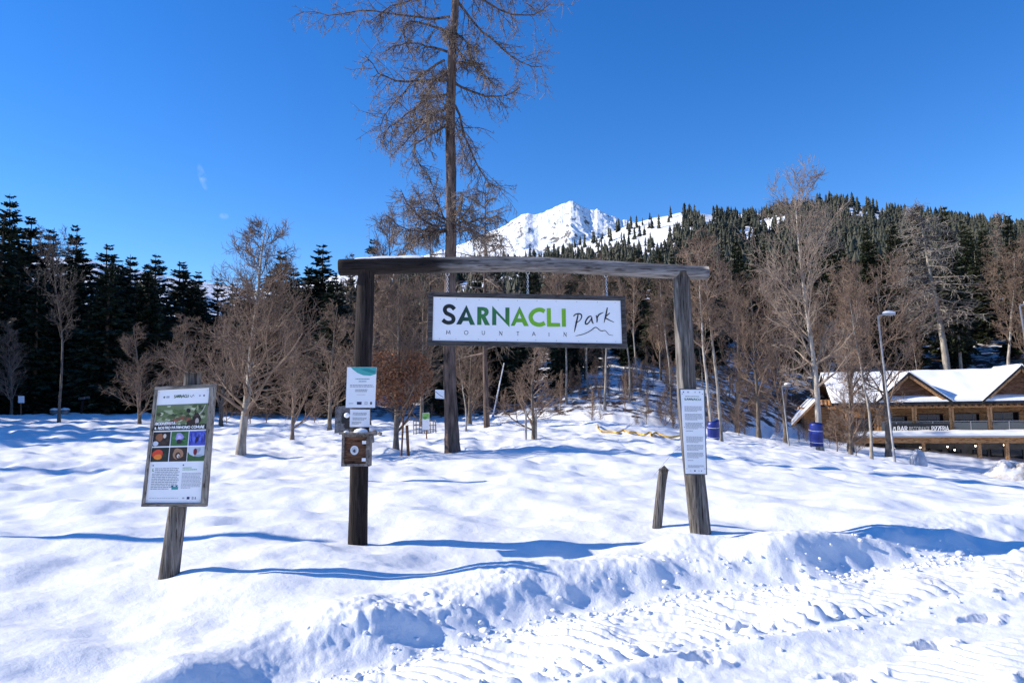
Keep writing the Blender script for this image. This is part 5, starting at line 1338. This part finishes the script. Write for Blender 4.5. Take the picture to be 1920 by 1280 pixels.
# ================================================================== restaurant
RA = at_y(1500, 740, 69.0); RB = at_y(1960, 740, 63.5)
ex = Vector((RB.x - RA.x, RB.y - RA.y, 0)).normalized(); en = Vector((ex.y, -ex.x, 0))
RO = Vector((RA.x, RA.y, 0))
def RS_(px, py, n=0.0):
    """photo pixel -> (s along the facade, z) on the plane n metres in front of the upper wall"""
    p = on_plane(px, py, RO + en * n, en)
    return (p - RO).dot(ex), p.z
def RM(s, n, z): 
    p = RO + ex * s + en * n
    return (p.x, p.y, z)
zg = RS_(1850, 872, 0)[1]
s_l = RS_(1548, 740)[0]; s_r = s_l + 24.0
rest = thing('restaurant_building', 'long timber restaurant with snowy gabled roof at the right edge', 'building', RM(s_l, 0, zg)); ro = np.array(rest.location)
M_TIMBER = mat_oldwood('timber_warm', (.32, .14, .05), (.56, .28, .115), (.72, .43, .21), (1.2, 1.2, 7))
M_TIMBERL = mat_oldwood('timber_light', (.42, .21, .085), (.58, .31, .14), (.70, .42, .22), (4, 4, 4))
M_TIMBERD = mat_oldwood('timber_dark', (.08, .036, .018), (.19, .09, .045), (.32, .17, .095), (1.5, 1.5, 8))
M_PLASTER = mat_noise('plaster_grey', (.20, .19, .175), (.34, .33, .31), (1, 1, 1), 1.4, rough=.9)
M_ROOFDARK = mat_noise('roof_dark', (.015, .014, .014), (.045, .042, .04), (1, 1, 1), 3, rough=.7)
M_GLASSDARK = mat_plain('glass_dark', (.008, .009, .011), .08, 0, None, 0, .6)
M_GUTTER = mat_plain('gutter_metal', (.45, .42, .40), .4, .5)
def rbox(name, s0, s1, n0, n1, z0, z1, mat, parent=None):
    mb = MB(); mb.box(s0, s1, -n1, -n0, z0, z1, lambda s, n, z: RM(s, -n, z))
    return mb.build(name, mat, parent or rest, off=ro)
z_can = RS_(1760, 819, 3.2)[1]            # canopy underside
z_cant = z_can + .12
z_eave = RS_(1800, 752, 2.0)[1]
z_beam = RS_(1800, 764, 1.5)[1]
z_ridge = RS_(1790, 695, -4.5)[1]
# lower storey: plaster piers with dark openings between
s0 = s_l + .5
zl1 = z_can - .02
rbox('lower_wall', s_l, s_r, -9, -1.2, zg - 1, zl1, M_PLASTER)
ops = [(1740, 1765), (1780, 1801), (1825, 1850), (1858, 1880), (1893, 1916), (1700, 1725), (1660, 1684), (1935, 1965)]
for a, b_ in ops:
    sa, sb2 = RS_(a, 850, -1.2)[0], RS_(b_, 850, -1.2)[0]
    zt = RS_(1800, 842, -1.2)[1]
    w_ = rbox('doorway', sa, sb2, -1.19, -1.12, zg, zt, M_GLASSDARK)
    rbox('door_frame', sa - .06, sa, -1.19, -1.06, zg, zt, M_ROOFDARK, w_); rbox('door_frame', sb2, sb2 + .06, -1.19, -1.06, zg, zt, M_ROOFDARK, w_)
# upper storey
z_f = z_cant
rbox('upper_wall', s_l + .3, s_r, -8.8, 0, z_f + .003, z_eave + .25, M_TIMBER)
rbox('balcony_floor', s_l, s_r, .004, 1.75, z_f + .003, z_f + .18, M_TIMBERD)
for i, (a, b_, t0, t1) in enumerate([(1722, 1769, 777, 800), (1790, 1837, 776, 806), (1862, 1912, 773, 806), (1668, 1702, 781, 806), (1936, 1985, 771, 806), (1604, 1640, 784, 806)]):
    sa, zt = RS_(a, t0, 0); sb2, zb = RS_(b_, t1, 0)
    wfr = rbox('window', sa, sb2, .003, .05, z_f + .2, zt, M_GLASSDARK)
    for s_ in (sa - .06, sb2, sb2 - (sb2 - sa) * .28, (sa + sb2) / 2 - .3): rbox('frame', s_, s_ + .07, .003, .09, z_f + .2, zt, M_TIMBER if s_ < sa or s_ == sb2 else M_PLASTER, wfr)
    rbox('frame', sa - .06, sb2 + .07, .003, .09, zt + .002, zt + .09, M_TIMBERD, wfr)
for px in (1648, 1715, 1784.5, 1856.5, 1929, 1590):
    for dx in (-2.6, 2.6):
        sa = RS_(px + dx, 790, 1.5)[0]
        rbox('balcony_post', sa - .09, sa + .09, 1.42, 1.58, z_f + .19, z_beam - .001, M_TIMBERL)
rbox('eave_beam', s_l, s_r, 1.38, 1.62, z_beam, z_beam + .22, M_TIMBERL)
M_RAILGLASS = mat_plain('rail_glass', (.10, .11, .115), .05, 0)
pr = [(1718, 1781), (1788, 1853), (1860, 1925), (1652, 1711)]
for a, b_ in pr:
    sa, sb2 = RS_(a, 800, 1.66)[0], RS_(b_, 800, 1.66)[0]
    rl = rbox('balcony_rail', sa, sb2, 1.68, 1.72, z_f + 1.12, z_f + 1.17, M_GUTTER)
    rbox('baluster', (sa + sb2) / 2 - .03, (sa + sb2) / 2 + .03, 1.68, 1.72, z_f + .19, z_f + 1.118, M_GUTTER, rl)
    rbox('glass_panel', sa + .05, sb2 - .05, 1.695, 1.705, z_f + .3, z_f + 1.05, M_RAILGLASS, rl)
# canopy over the terrace with snow
rbox('canopy', RS_(1592, 822, 3.2)[0], s_r, .0, 3.3, z_can, z_can + .1, M_TIMBERD)
rbox('canopy_gutter', RS_(1592, 822, 3.2)[0], s_r, 3.302, 3.42, z_can - .02, z_can + .14, M_GUTTER)
rbox('canopy_fascia', RS_(1594, 822, 3.0)[0], s_r, 2.9, 3.05, z_can - .52, z_can - .002, M_TIMBER)
def snow_slab(name, pts_fn, n1, n2, th, parent, seed):
    """pillowy snow sheet over a sloping face; pts_fn(a, b) -> surface point, a along, b across"""
    mb = MB(); A = np.linspace(0, 1, n1); B = np.linspace(0, 1, n2)
    top = np.zeros((n1, n2, 3)); bot = np.zeros((n1, n2, 3))
    for i, a in enumerate(A):
        for j, b2 in enumerate(B):
            p = np.array(pts_fn(a, b2))
            e = min(1, (min(a, 1 - a, b2, 1 - b2) / .05)) ** .5
            bot[i, j] = p + (0, 0, .004)
            top[i, j] = p + (0, 0, .006 + th * (.55 + .45 * e) * (1 + .25 * float(vnoise(a * n1 * .35, b2 * 5, seed))))
    V = np.concatenate([top.reshape(-1, 3), bot.reshape(-1, 3)]); m = n1 * n2
    idx = np.arange(m).reshape(n1, n2)
    mb.addarr(V, np.stack([idx[:-1, :-1], idx[1:, :-1], idx[1:, 1:], idx[:-1, 1:]], -1).reshape(-1, 4))
    ring = np.concatenate([idx[0, :], idx[1:, -1], idx[-1, -2::-1], idx[-2:0:-1, 0]]); r2 = np.roll(ring, -1)
    mb.f.append(np.stack([ring, r2, r2 + m, ring + m], -1))
    return mb.build(name, M_SNOWCAP, parent, off=ro, smooth_shade=True)
sc0 = RS_(1588, 815, 3.2)[0]
snow_slab('canopy_snow', lambda a, b2: RM(sc0 + (s_r - sc0) * a, 3.44 - 1.6 * b2, z_can + .105 + .05 * b2), 60, 7, .34, rest, 3)
# main roof
sr0 = RS_(1552, 730, 0)[0]
def roofp(a, b2, lo=0):
    n = 2.3 - 7.0 * b2; z = z_eave + .02 + (z_ridge - z_eave) * b2
    return RM(sr0 + (s_r + .8 - sr0) * a, n, z + lo)
mb = MB()
P8 = [roofp(0, 0, -.28), roofp(1, 0, -.28), roofp(1, 1, -.28), roofp(0, 1, -.28), roofp(0, 0), roofp(1, 0), roofp(1, 1), roofp(0, 1)]
mb.add(P8, [(0, 3, 2, 1), (4, 5, 6, 7), (0, 1, 5, 4), (1, 2, 6, 5), (2, 3, 7, 6), (3, 0, 4, 7)])
roof = mb.build('roof', M_ROOFDARK, rest, off=ro)
mb = MB()
def roofb(a, b2, lo=0):
    return RM(sr0 + (s_r + .8 - sr0) * a, -4.705 - 7.0 * b2, z_ridge + (z_eave - z_ridge) * b2 + lo)
mb.add([roofb(0, 0, -.28), roofb(1, 0, -.28), roofb(1, 1, -.28), roofb(0, 1, -.28), roofb(0, 0), roofb(1, 0), roofb(1, 1), roofb(0, 1)], [(0, 3, 2, 1), (4, 5, 6, 7), (0, 1, 5, 4), (1, 2, 6, 5), (2, 3, 7, 6), (3, 0, 4, 7)])
rbk = mb.build('roof_back', M_ROOFDARK, rest, off=ro)
def main_snow(a, b2): return roofp(a, b2 * .998 - .008)
snow_slab('roof_snow', main_snow, 70, 24, .26, roof, 5)
snow_slab('roof_snow', lambda a, b2: roofb(a, b2), 40, 8, .26, rbk, 6)
for k_ in range(46):
    s_ = sr0 + .3 + k_ * (s_r - sr0) / 46
    rbox('rafter_tail', s_, s_ + .1, 1.64, 2.2, z_eave - .42, z_eave - .262, M_TIMBERD, roof)
# two gables breaking through the roof
def gable(pxl, pxa, pxr, pyb, pya):
    sa, za = RS_(pxa, pya, 2.45); sl, zb = RS_(pxl, pyb, 2.45); sr = RS_(pxr, pyb, 2.45)[0]
    zb = z_eave + .05
    za = max(za, zb + 1.7)
    depth = -4.6
    front = 2.45
    mb = MB(); i = .45
    f1 = [RM(sl + i, front - .75, zb + .02), RM(sr - i, front - .75, zb + .02), RM(sa, front - .75, za - .42)]
    f2 = [RM(sl + i, depth + 2, zb + .02), RM(sr - i, depth + 2, zb + .02), RM(sa, depth + 2, za - .42)]
    mb.add(f1 + f2, [(0, 1, 2), (5, 4, 3), (0, 3, 4, 1), (1, 4, 5, 2), (2, 5, 3, 0)])
    g = mb.build('gable_wall', M_TIMBERD, rest, off=ro)
    for side, sx in ((-1, sl), (1, sr)):
        mb = MB(); dz = .22
        A_, B_2 = (sa, za), (sx, zb)
        def pt(t_, n, lo): return RM(A_[0] + (B_2[0] - A_[0]) * t_, n, A_[1] + (B_2[1] - A_[1]) * t_ + lo)
        P = [pt(0, front, -dz), pt(1, front, -dz), pt(1, depth, -dz), pt(0, depth, -dz), pt(0, front, 0), pt(1, front, 0), pt(1, depth, 0), pt(0, depth, 0)]
        fs = [(0, 1, 2, 3), (4, 7, 6, 5), (0, 4, 5, 1), (1, 5, 6, 2), (2, 6, 7, 3), (3, 7, 4, 0)]
        if side < 0: fs = [f[::-1] for f in fs]
        mb.add(P, fs); gr = mb.build('gable_roof', M_ROOFDARK, rest, off=ro)
        mb = MB(); P = [pt(.02, front - .12, -dz - .02), pt(.86, front - .12, -dz - .02), pt(.86, front - .42, -dz - .02), pt(.02, front - .42, -dz - .02), pt(.02, front - .12, -dz - .24), pt(.80, front - .12, -dz - .24), pt(.80, front - .42, -dz - .24), pt(.02, front - .42, -dz - .24)]
        mb.add(P, [f[::-1] for f in fs]); mb.build('barge_board', M_TIMBERL, gr, off=ro)
        snow_slab('gable_snow', lambda a, b2: pt(a * 1.0, front + .02 - (front - depth) * b2, 0) if side > 0 else pt(1 - a, front + .02 - (front - depth) * b2, 0), 22, 12, .2, gr, 8 + side)
    return g
gable(1643, 1704.5, 1786, 748, 697)
gable(1842, 1916, 1990, 741, 684)
# low wing at the left end
sw0, zw0 = RS_(1484, 797, 1.0); sw1, zw1 = RS_(1522, 758, 1.0)
mb = MB(); 
def wpt(t_, n, lo): return RM(sw0 + (sw1 - sw0) * t_, n, zw0 + (zw1 - zw0) * t_ + lo)
P = [wpt(0, 1, -.25), wpt(1.25, 1, -.25), wpt(1.25, -7, -.25), wpt(0, -7, -.25), wpt(0, 1, 0), wpt(1.25, 1, 0), wpt(1.25, -7, 0), wpt(0, -7, 0)]
mb.add(P, [(0, 3, 2, 1), (4, 5, 6, 7), (0, 1, 5, 4), (1, 2, 6, 5), (2, 3, 7, 6), (3, 0, 4, 7)]); wr_ = mb.build('wing_roof', M_TIMBERL, rest, off=ro)
snow_slab('wing_snow', lambda a, b2: wpt(a * 1.25, 1 - 8 * b2, 0), 12, 8, .16, wr_, 9)
rbox('wing_wall', sw1 - .6, s_l + .29, -7, -.4, zg - 1, zw1 - .3, M_TIMBER)
for px in (1733, 1838, 1890, 1668):
    sp_ = RS_(px, 850, 2.9)[0]
    rbox('pillar', sp_ - .14, sp_ + .14, 2.55, 2.85, zg - .5, z_can - .003, M_TIMBERL)
# sign band on the balcony
sa, zs1 = RS_(1672, 806, 1.8); sb2, _z = RS_(1781, 806, 1.8)
zs0 = z_cant + .12; zs1 = RS_(1781, 793.5, 1.8)[1]
Q = Quad(RM(sa, 1.86, zs1), RM(sb2, 1.86, zs1), RM(sb2, 1.86, zs0), RM(sa, 1.86, zs0))
t = thing('restaurant_sign', 'dark BAR RISTORANTE PIZZERIA sign band on the restaurant balcony', 'sign', Vector(Q(.5, 1))); to = np.array(t.location)
mb = MB(); Q.box(mb, 0, 1, 0, 1, -.12, 0); mb.build('panel', mat_plain('sign_black', (.012, .012, .012), .5), t, off=to)
mb = MB(); WH = (.9, .9, .9)
text(Q, mb, 'BAR', .10, .28, .45, .17, .02, WH, .18, 0, .17); text(Q, mb, 'RISTORANTE', .305, .32, .40, .09, .02, (.75, .75, .75), .2, 0, .35); text(Q, mb, 'PIZZERIA', .69, .28, .45, .17, .02, WH, .18, 0, .29)
stroke(Q, mb, [(.02, .75), (.035, .35), (.05, .3), (.06, .6), (.055, .75), (.02, .75)], .012, .02, WH, False, None, lambda x, y: (x, y))
mb.build('lettering', mat_vcol('print'), t, off=to)
# pendant lamps under the canopy, lit
M_BULB = mat_plain('lamp_bulb', (1, .9, .8), .4, 0, (1, .78, .55), 6.0)
M_SHADE = mat_plain('lamp_shade', (.03, .025, .02), .5)
for i, (px, py, n_) in enumerate([(1677, 840, 1.6), (1696, 846, .6), (1725.5, 838.5, 1.6), (1742.7, 844.5, .6), (1776.7, 837, 1.6), (1790, 843, .6), (1829, 835.5, 1.6), (1838.5, 841.3, .6), (1883, 833.8, 1.6)]):
    s_, z_ = RS_(px, py, n_); c = np.array(RM(s_, n_, z_))
    t = thing('pendant_lamp', 'lit pendant lamp under the restaurant canopy, %s from the left' % ('first', 'second', 'third', 'fourth', 'fifth', 'sixth', 'seventh', 'eighth', 'ninth')[i], 'lamp', Vector(c), 'pendant lamps under the canopy')
    mb = MB(); mb.addarr(IV * .085, IF); mb.build('bulb', M_BULB, t, smooth_shade=True)
    mb = MB(); P = np.array([[0, 0, z_can - z_], [0, 0, .2]]); tubes(mb, P, np.full(2, .012), 4); mb.build('cord', M_SHADE, t)
    mb = MB(); P = np.array([[0, 0, .2], [0, 0, .12], [0, 0, .05]]); tubes(mb, P, np.array([.03, .1, .16]), 10, True); mb.build('shade', M_SHADE, t, smooth_shade=True)

# ================================================================== lamp posts, pads, rope and other things beyond the gate
M_GALV = mat_noise('galvanised', (.24, .24, .245), (.40, .40, .41), (1, 1, 1), 3, rough=.45)
M_BLUE = mat_noise('blue_vinyl', (.004, .012, .12), (.008, .03, .27), (1, 1, 1), 2.5, rough=.4, spec=.5)
def lamp_post(px, py, r, pxt, pyt, label, arm=.9, snow=True, hd=1.0):
    p = at_r(px, r) if py is None else hit_ground(px, py)
    Y = p.y
    top = np.array(at_y(pxt, pyt, Y))
    t = thing('lamp_post', label, 'lamp post', p); to = np.array(p)
    base = np.array(p) - (0, 0, .3)
    mb = MB(); tubes(mb, np.array([base, base * .5 + top * .5, top]), np.array([.062, .052, .04]) * hd, 10, True); mb.build('pole', M_GALV, t, off=to, smooth_shade=True)
    a = np.array([1.0, -.1, .12]); a /= np.linalg.norm(a)
    mb = MB(); tubes(mb, np.array([top, top + a * .25 * arm]), np.array([.035, .03]), 6); mb.build('arm', M_GALV, t, off=to)
    mb = MB(); c = top + a * .62 * arm; mb.addarr(IV2 * np.array([.42 * arm, .15, .07]) + c, IF2); mb.build('lamp_head', M_GALV, t, off=to, smooth_shade=True)
    if snow:
        mb = MB(); v_ = IV2.copy(); v_[:, 2] = np.maximum(v_[:, 2], -.1); mb.addarr(v_ * np.array([.40 * arm, .16, .13]) + c + (0, 0, .06), IF2); mb.build('snow_cap', M_SNOWCAP, t, off=to, smooth_shade=True)
lamp_post(1672, None, 43, 1646, 592, 'tall grey lamp post with snow on its head before the restaurant')
lamp_post(1476, None, 47, 1466, 724, 'short thin lamp post left of the large pale tree', .55, True, .7)
lamp_post(1955, None, 46, 1912, 572, 'lamp head with snow reaching in at the right picture edge', .8)

def wrap_pad(px, r, pyb, pyt, rad, label, a0=-170, a1=80):
    """padding mat bent round a trunk"""
    p = at_r(px, r); z0, z1 = z_at(px, pyb, r), z_at(px, pyt, r)
    z0 = max(z0, p.z - .05)
    t = thing('blue_pad', label, 'pad', (p.x, p.y, z0)); to = np.array(t.location)
    a = np.radians(np.linspace(a0, a1, 18)); zz = np.linspace(z0, z1, 9); mb = MB()
    A, Z = np.meshgrid(a, zz)
    bul = 1 + .02 * np.sin((Z - z0) / (z1 - z0) * 3.1) + .05 * vnoise(A * 2, Z * 4, 3)
    for rr2 in (rad, rad - .06):
        pass
    o_ = np.stack([p.x + np.cos(A) * rad * bul, p.y + np.sin(A) * rad * bul, Z + .09 * np.cos(A * 1.3 + 1)], -1); i_ = np.stack([p.x + np.cos(A) * (rad - .07), p.y + np.sin(A) * (rad - .07), Z], -1)
    n1, n2 = A.shape; m = n1 * n2; idx = np.arange(m).reshape(n1, n2)
    f = np.stack([idx[:-1, :-1], idx[:-1, 1:], idx[1:, 1:], idx[1:, :-1]], -1).reshape(-1, 4)
    ring = np.concatenate([idx[0, :], idx[1:, -1], idx[-1, -2::-1], idx[-2:0:-1, 0]]); r2 = np.roll(ring, -1)
    mb.addarr(np.concatenate([o_.reshape(-1, 3), i_.reshape(-1, 3)]), f); mb.f.append(f[:, ::-1] + m); mb.f.append(np.stack([ring, ring + m, r2 + m, r2], -1))
    mb.build('mat', M_BLUE, t, off=to, smooth_shade=True)
    mb = MB(); aa_ = np.radians(np.linspace(a0, a1, 16))
    for fz in (.2, .72):
        tubes(mb, np.stack([p.x + np.cos(aa_) * (rad * 1.06), p.y + np.sin(aa_) * (rad * 1.06), np.full(16, z0 + (z1 - z0) * fz) + .06 * np.sin(aa_)], 1), np.full(16, .009), 4)
    mb.build('strap', M_WHITE, t, off=to)
wrap_pad(1335, 37.6, 826, 790, .30, 'bright blue padding mat round the birch by the right gate post')
wrap_pad(1530, 43.6, 836, 794, .42, 'dark blue padding mat round the large pale tree', 120, 285)

# leaning slalom pole with blue foot
p = hit_ground(923, 784); 
t = thing('slalom_pole', 'white leaning pole with bright blue foot in the snow', 'pole', p); to = np.array(p)
b0 = np.array(at_y(922, 790, p.y)); b1 = np.array(at_y(925, 776, p.y)); b2 = np.array(at_y(945, 680, p.y))
mb = MB(); tubes(mb, np.array([b1, b2]), np.array([.055, .04]), 8, True); mb.build('shaft', M_WHITE, t, off=to, smooth_shade=True)
mb = MB(); tubes(mb, np.array([b0, b1]), np.array([.13, .065]), 8, True); mb.build('foot', mat_plain('blue_foot', (.03, .22, .62), .4), t, off=to, smooth_shade=True)

# drooping yellow safety rope/hose
M_YEL = mat_noise('yellow_tube', (.55, .33, .06), (.75, .52, .16), (1, 1, 1), 2, rough=.5)
PL = [(1120, 797), (1124, 806), (1131, 808), (1150, 809), (1158, 810), (1167, 807), (1168, 806), (1178, 809), (1190, 810), (1199, 813), (1210, 814), (1218, 810), (1222, 815), (1229, 811), (1240, 815), (1254, 819), (1262, 819), (1277, 816)]
p0 = hit_ground(1150, 812)
pts = []
for x, y in PL:
    g = hit_ground(x, y + 4); yy = min(max(g.y, p0.y - 6), p0.y + 6)
    q_ = np.array(at_y(x, y, yy)); q_[2] = max(q_[2], gz(q_[0], q_[1]) + .04); pts.append(q_)
P = catmull(pts, 5)
mb = MB(); tubes(mb, P, np.full(len(P), .05), 8, True)
tag(mb.build('safety_tube', M_YEL, smooth_shade=True), 'drooping yellow safety tube along the edge of the slope', 'tube')

# staked young tree: pale stakes
p = hit_ground(1000, 824)
for i, (xb, yb, xt, yt, lab) in enumerate([(986, 825, 986, 770, 'left pale stake beside the young bare tree'), (1005, 824, 1005, 770, 'right pale stake beside the young bare tree')]):
    g = np.array(at_y(xb, yb, p.y - .2)); g[2] = gz(g[0], g[1]); tp_ = np.array(at_y(xt, yt, p.y - .2))
    t = MB(); log_mesh(t, [g - (0, 0, .15), tp_], np.array([.045, .045]), 8, i, .05, None, 8)
    tag(t.build('tree_stake', M_BARKPALE, None, tuple(g), True, off=g), lab, 'stake', 'stakes of the young tree')
for i, (xb, yb, xt, yt, w_, lab) in enumerate([(752, 856, 757, 768, .028, 'thin taller stake standing in the snow left of the larch'), (766, 855, 763, 797, .045, 'shorter thicker stake standing in the snow left of the larch')]):
    pb = hit_ground(xb, yb - 1); g = np.array(pb); tp_ = np.array(at_y(xt, yt, pb.y))
    t = MB(); log_mesh(t, [g - (0, 0, .15), tp_], np.array([w_, w_]), 8, i + 5, .05, None, 8)
    tag(t.build('tree_stake', M_TIMBERD, None, tuple(g), True, off=g), lab, 'stake')

# small info sign with green top, and the lattice hurdle behind it
p = hit_ground(800, 822); Y = p.y
t = thing('info_sign', 'small white and green info sign on a stake before the lattice fence', 'sign', p); to = np.array(p)
mb = MB(); log_mesh(mb, [np.array(p) - (0, 0, .15), np.array(at_y(799.5, 800, Y))], np.array([.03, .03]), 8, 2, .05, None, 8); mb.build('stake', M_TIMBERD, t, off=to)
q4 = Quad(at_y(792, 774, Y - .06), at_y(805, 773, Y - .06), at_y(804.5, 805.5, Y - .06), at_y(791.5, 805.5, Y - .06))
mb = MB(); q4.box(mb, 0, 1, 0, 1, -.03, 0); mb.build('panel', M_WHITE, t, off=to)
mb = MB(); q4.rect(mb, .03, .97, .02, .36, .003, srgb(150, 200, 110)); q4.ellipse(mb, .4, .3, .3, .08, .006, srgb(90, 160, 60), 12, 0, .15); q4.ellipse(mb, .75, .16, .2, .06, .006, srgb(120, 190, 80), 10, 0, .15); tag(mb.build('print', M_PRINT, t, off=to), kind='stuff')
pf = hit_ground(797, 814); Y = pf.y + .3
t = thing('lattice_fence', 'small woven lattice hurdle fence in the snow left of the larch', 'fence', pf); to = np.array(pf); rf = random.Random(4)
for x in np.linspace(776, 817, 9):
    mb = MB(); a = np.array(at_y(x + rf.uniform(-1, 1), 817, Y)); b2 = np.array(at_y(x + rf.uniform(-1, 1), 784 + rf.uniform(0, 4), Y)); tubes(mb, np.array([a, b2]), np.array([.028, .022]), 6, True); mb.build('upright', M_DEADTWIG, t, off=to)
for y in (789, 797, 805, 812):
    mb = MB(); xs = np.linspace(775, 818, 12); P = np.array([np.array(at_y(x, y + rf.uniform(-.6, .6), Y)) + (0, (-1) ** k_ * .05, 0) for k_, x in enumerate(xs)]); tubes(mb, P, np.full(12, .022), 6, True); mb.build('rail', M_DEADTWIG, t, off=to, smooth_shade=True)
# plate on the big larch
q5 = Quad(LP(816, 730, -.25), LP(833, 731, -.25), LP(833, 747.5, -.25), LP(816, 746.5, -.25))
t = thing('trail_plate', 'small white plate on the side of the big larch trunk', 'plate', Vector(q5(.5, 1))); to = np.array(t.location)
mb = MB(); q5.box(mb, 0, 1, 0, 1, -.02, 0); mb.build('panel', M_WHITE, t, off=to)
mb = MB(); stroke(q5, mb, [(.05, .25), (.5, .6), (.9, .8)], .05, .003, (.05, .05, .05), True, None, lambda x, y: (x, y)); mb.build('mark', M_PRINT, t, off=to)

# weathered board behind the left post
p = at_r(654, 15.5); Y = p.y
t = thing('weathered_board', 'grey weathered board half hidden behind the left gate post', 'board', p); to = np.array(p)
q6 = Quad(at_y(629, 762, Y), at_y(666, 758, Y), at_y(666, 811, Y), at_y(627, 812, Y))
mb = MB(); q6.box(mb, 0, 1, 0, 1, -.04, 0); mb.build('panel', mat_oldwood('wood_board_grey', (.06, .05, .05), (.16, .15, .15), (.30, .29, .29), (14, 14, 14)), t, off=to)
mb = MB(); q6.ellipse(mb, .5, .45, .2, .22, .004, (.008, .007, .008), 14, 0, .12); q6.ellipse(mb, .62, .72, .16, .16, .005, (.02, .012, .01), 12, 0, .1); tag(mb.build('print', M_PRINT, t, off=to), kind='stuff')  # larger dark ellipse paints the shade inside the round hole
mb = MB(); c = q6(.6, .36, .02); mb.addarr(IV2 * np.array([.06, .03, .055]) + c, IF2); mb.build('snow_cap', M_SNOWCAP, t, off=to, smooth_shade=True)
mb = MB(); log_mesh(mb, [np.array(p) - (0, 0, .2) + (.15, .08, 0), q6(.75, .1, -.1)], np.array([.06, .055]), 10, 3, .05, None, 10); mb.build('post', M_POSTGREY, t, off=to, smooth_shade=True)

# rocks with snow
def rock(px, py, w, h, label, seed, snowy=True):
    p = hit_ground(px, py); k_ = p.y / 1387
    t = thing('rock', label, 'rock', p); q = np.random.default_rng(seed)
    v = IV2 * (1 + .35 * vnoise(IV2[:, 0] * 1.4 + seed, IV2[:, 1] * 1.4 + IV2[:, 2], seed)[:, None])
    mb = MB(); mb.addarr(v * np.array([w, w * .8, h]) * k_ * .5 + (0, 0, h * k_ * .3), IF2); mb.build('stone', mat_noise('stone', (.10, .09, .08), (.30, .28, .25), (1, 1, 1), 4, rough=.9, bump=.5), t)
    if snowy:
        u_ = v.copy(); u_[:, 2] = np.maximum(u_[:, 2], .1)
        mb = MB(); mb.addarr(u_ * np.array([w, w * .8, h * .55]) * k_ * .53 + (0, 0, h * k_ * .55), IF2); mb.build('snow_cap', M_SNOWCAP, t, smooth_shade=True)
rock(701, 816, 13, 13, 'larger bare stone in the snow behind the left gate post', 3, False); rock(713, 816, 9, 8, 'smaller bare stone in the snow behind the left gate post', 4, False)
M_BLK = None
rock(101, 777, 17, 14, 'left dark snow capped boulder at the left meadow edge', 5); rock(120, 776, 16, 13, 'right dark snow capped boulder at the left meadow edge', 6)
# little post and little sign at the left meadow edge
p = hit_ground(151, 775); t = thing('short_post', 'dark leaning post at the left meadow edge', 'post', p); to = np.array(p)
mb = MB(); log_mesh(mb, [np.array(p) - (0, 0, .2), np.array(at_y(156, 748, p.y))], np.array([.09, .09]), 10, 7, .06, None, 10); mb.build('shaft', M_POSTDARK, t, off=to, smooth_shade=True)
mb = MB(); c = np.array(at_y(158, 746, p.y)); mb.box(-.35, .35, -.1, .1, -.08, .08, lambda x, y, z: tuple(c + (x, y, z + .12 * x))); mb.build('arm_board', M_POSTGREY, t, off=to)
p = at_r(40, 58); t = thing('info_sign', 'small shaded white sign before the dark forest at the far left', 'sign', p); to = np.array(p); Y = p.y
mb = MB(); log_mesh(mb, [np.array(p) - (0, 0, .2), np.array(at_y(39.5, 752, Y + .1))], np.array([.05, .05]), 8, 7, .05, None, 8); mb.build('stake', M_TIMBERD, t, off=to)
q7 = Quad(at_y(34, 742, Y - .1), at_y(45, 742, Y - .1), at_y(45, 755, Y - .1), at_y(34, 755, Y - .1))
mb = MB(); q7.box(mb, 0, 1, 0, 1, -.04, 0); mb.build('panel', M_WHITE, t, off=to)

# dirty ploughed snow heap and small grey dome before the restaurant
p = at_r(1895, 53)
mb = MB(); n = 60; A, Rr = np.meshgrid(np.linspace(0, 2 * math.pi, n, endpoint=False), np.linspace(0, 1, 22))
X, Yy = np.cos(A) * Rr * 2.6, np.sin(A) * Rr * 1.8
hh = 1.55 * (1 - Rr ** 1.6) * (.65 + .5 * fbm(X * .8 + 3, Yy * .8, 90, 3)) + .5 * np.abs(fbm(X * 2.2, Yy * 2.2, 93, 4)) * (1 - Rr ** 3)
hh = hh - .35 * Rr ** 4
idx = np.arange(n * 22).reshape(22, n); nx = np.roll(idx, -1, 1)
mb.addarr(np.stack([X, Yy, hh], -1).reshape(-1, 3), np.stack([idx[:-1], nx[:-1], nx[1:], idx[1:]], -1).reshape(-1, 4)[:, ::-1])
M_DIRTY = mat_noise('snow_dirty', (.42, .36, .30), (.86, .86, .86), (1, 1, 1), 1.6, 8, ramp=(.34, .6), bump=.5, bdist=.1)
o = mb.build('snow_heap', M_DIRTY, None, tuple(p), True); tag(o, 'dirty ploughed snow heap beside the restaurant terrace', 'snow heap')
p = at_r(1715, 52); 
t = thing('dome_tent', 'small grey plastic dome half sunk in snow before the terrace', 'dome', p); k_ = p.y / 1387
zt = z_at(1715, 840, 52) - p.z
zt = max(zt, .8)
v = IV2.copy(); v[:, 2] = np.maximum(v[:, 2], -.2)
mb = MB(); mb.addarr(v * np.array([.52, .5, zt]), IF2); mb.build('cover', mat_noise('grey_plastic', (.38, .39, .42), (.66, .68, .72), (1, 1, 1), 2, rough=.3), t, smooth_shade=True)
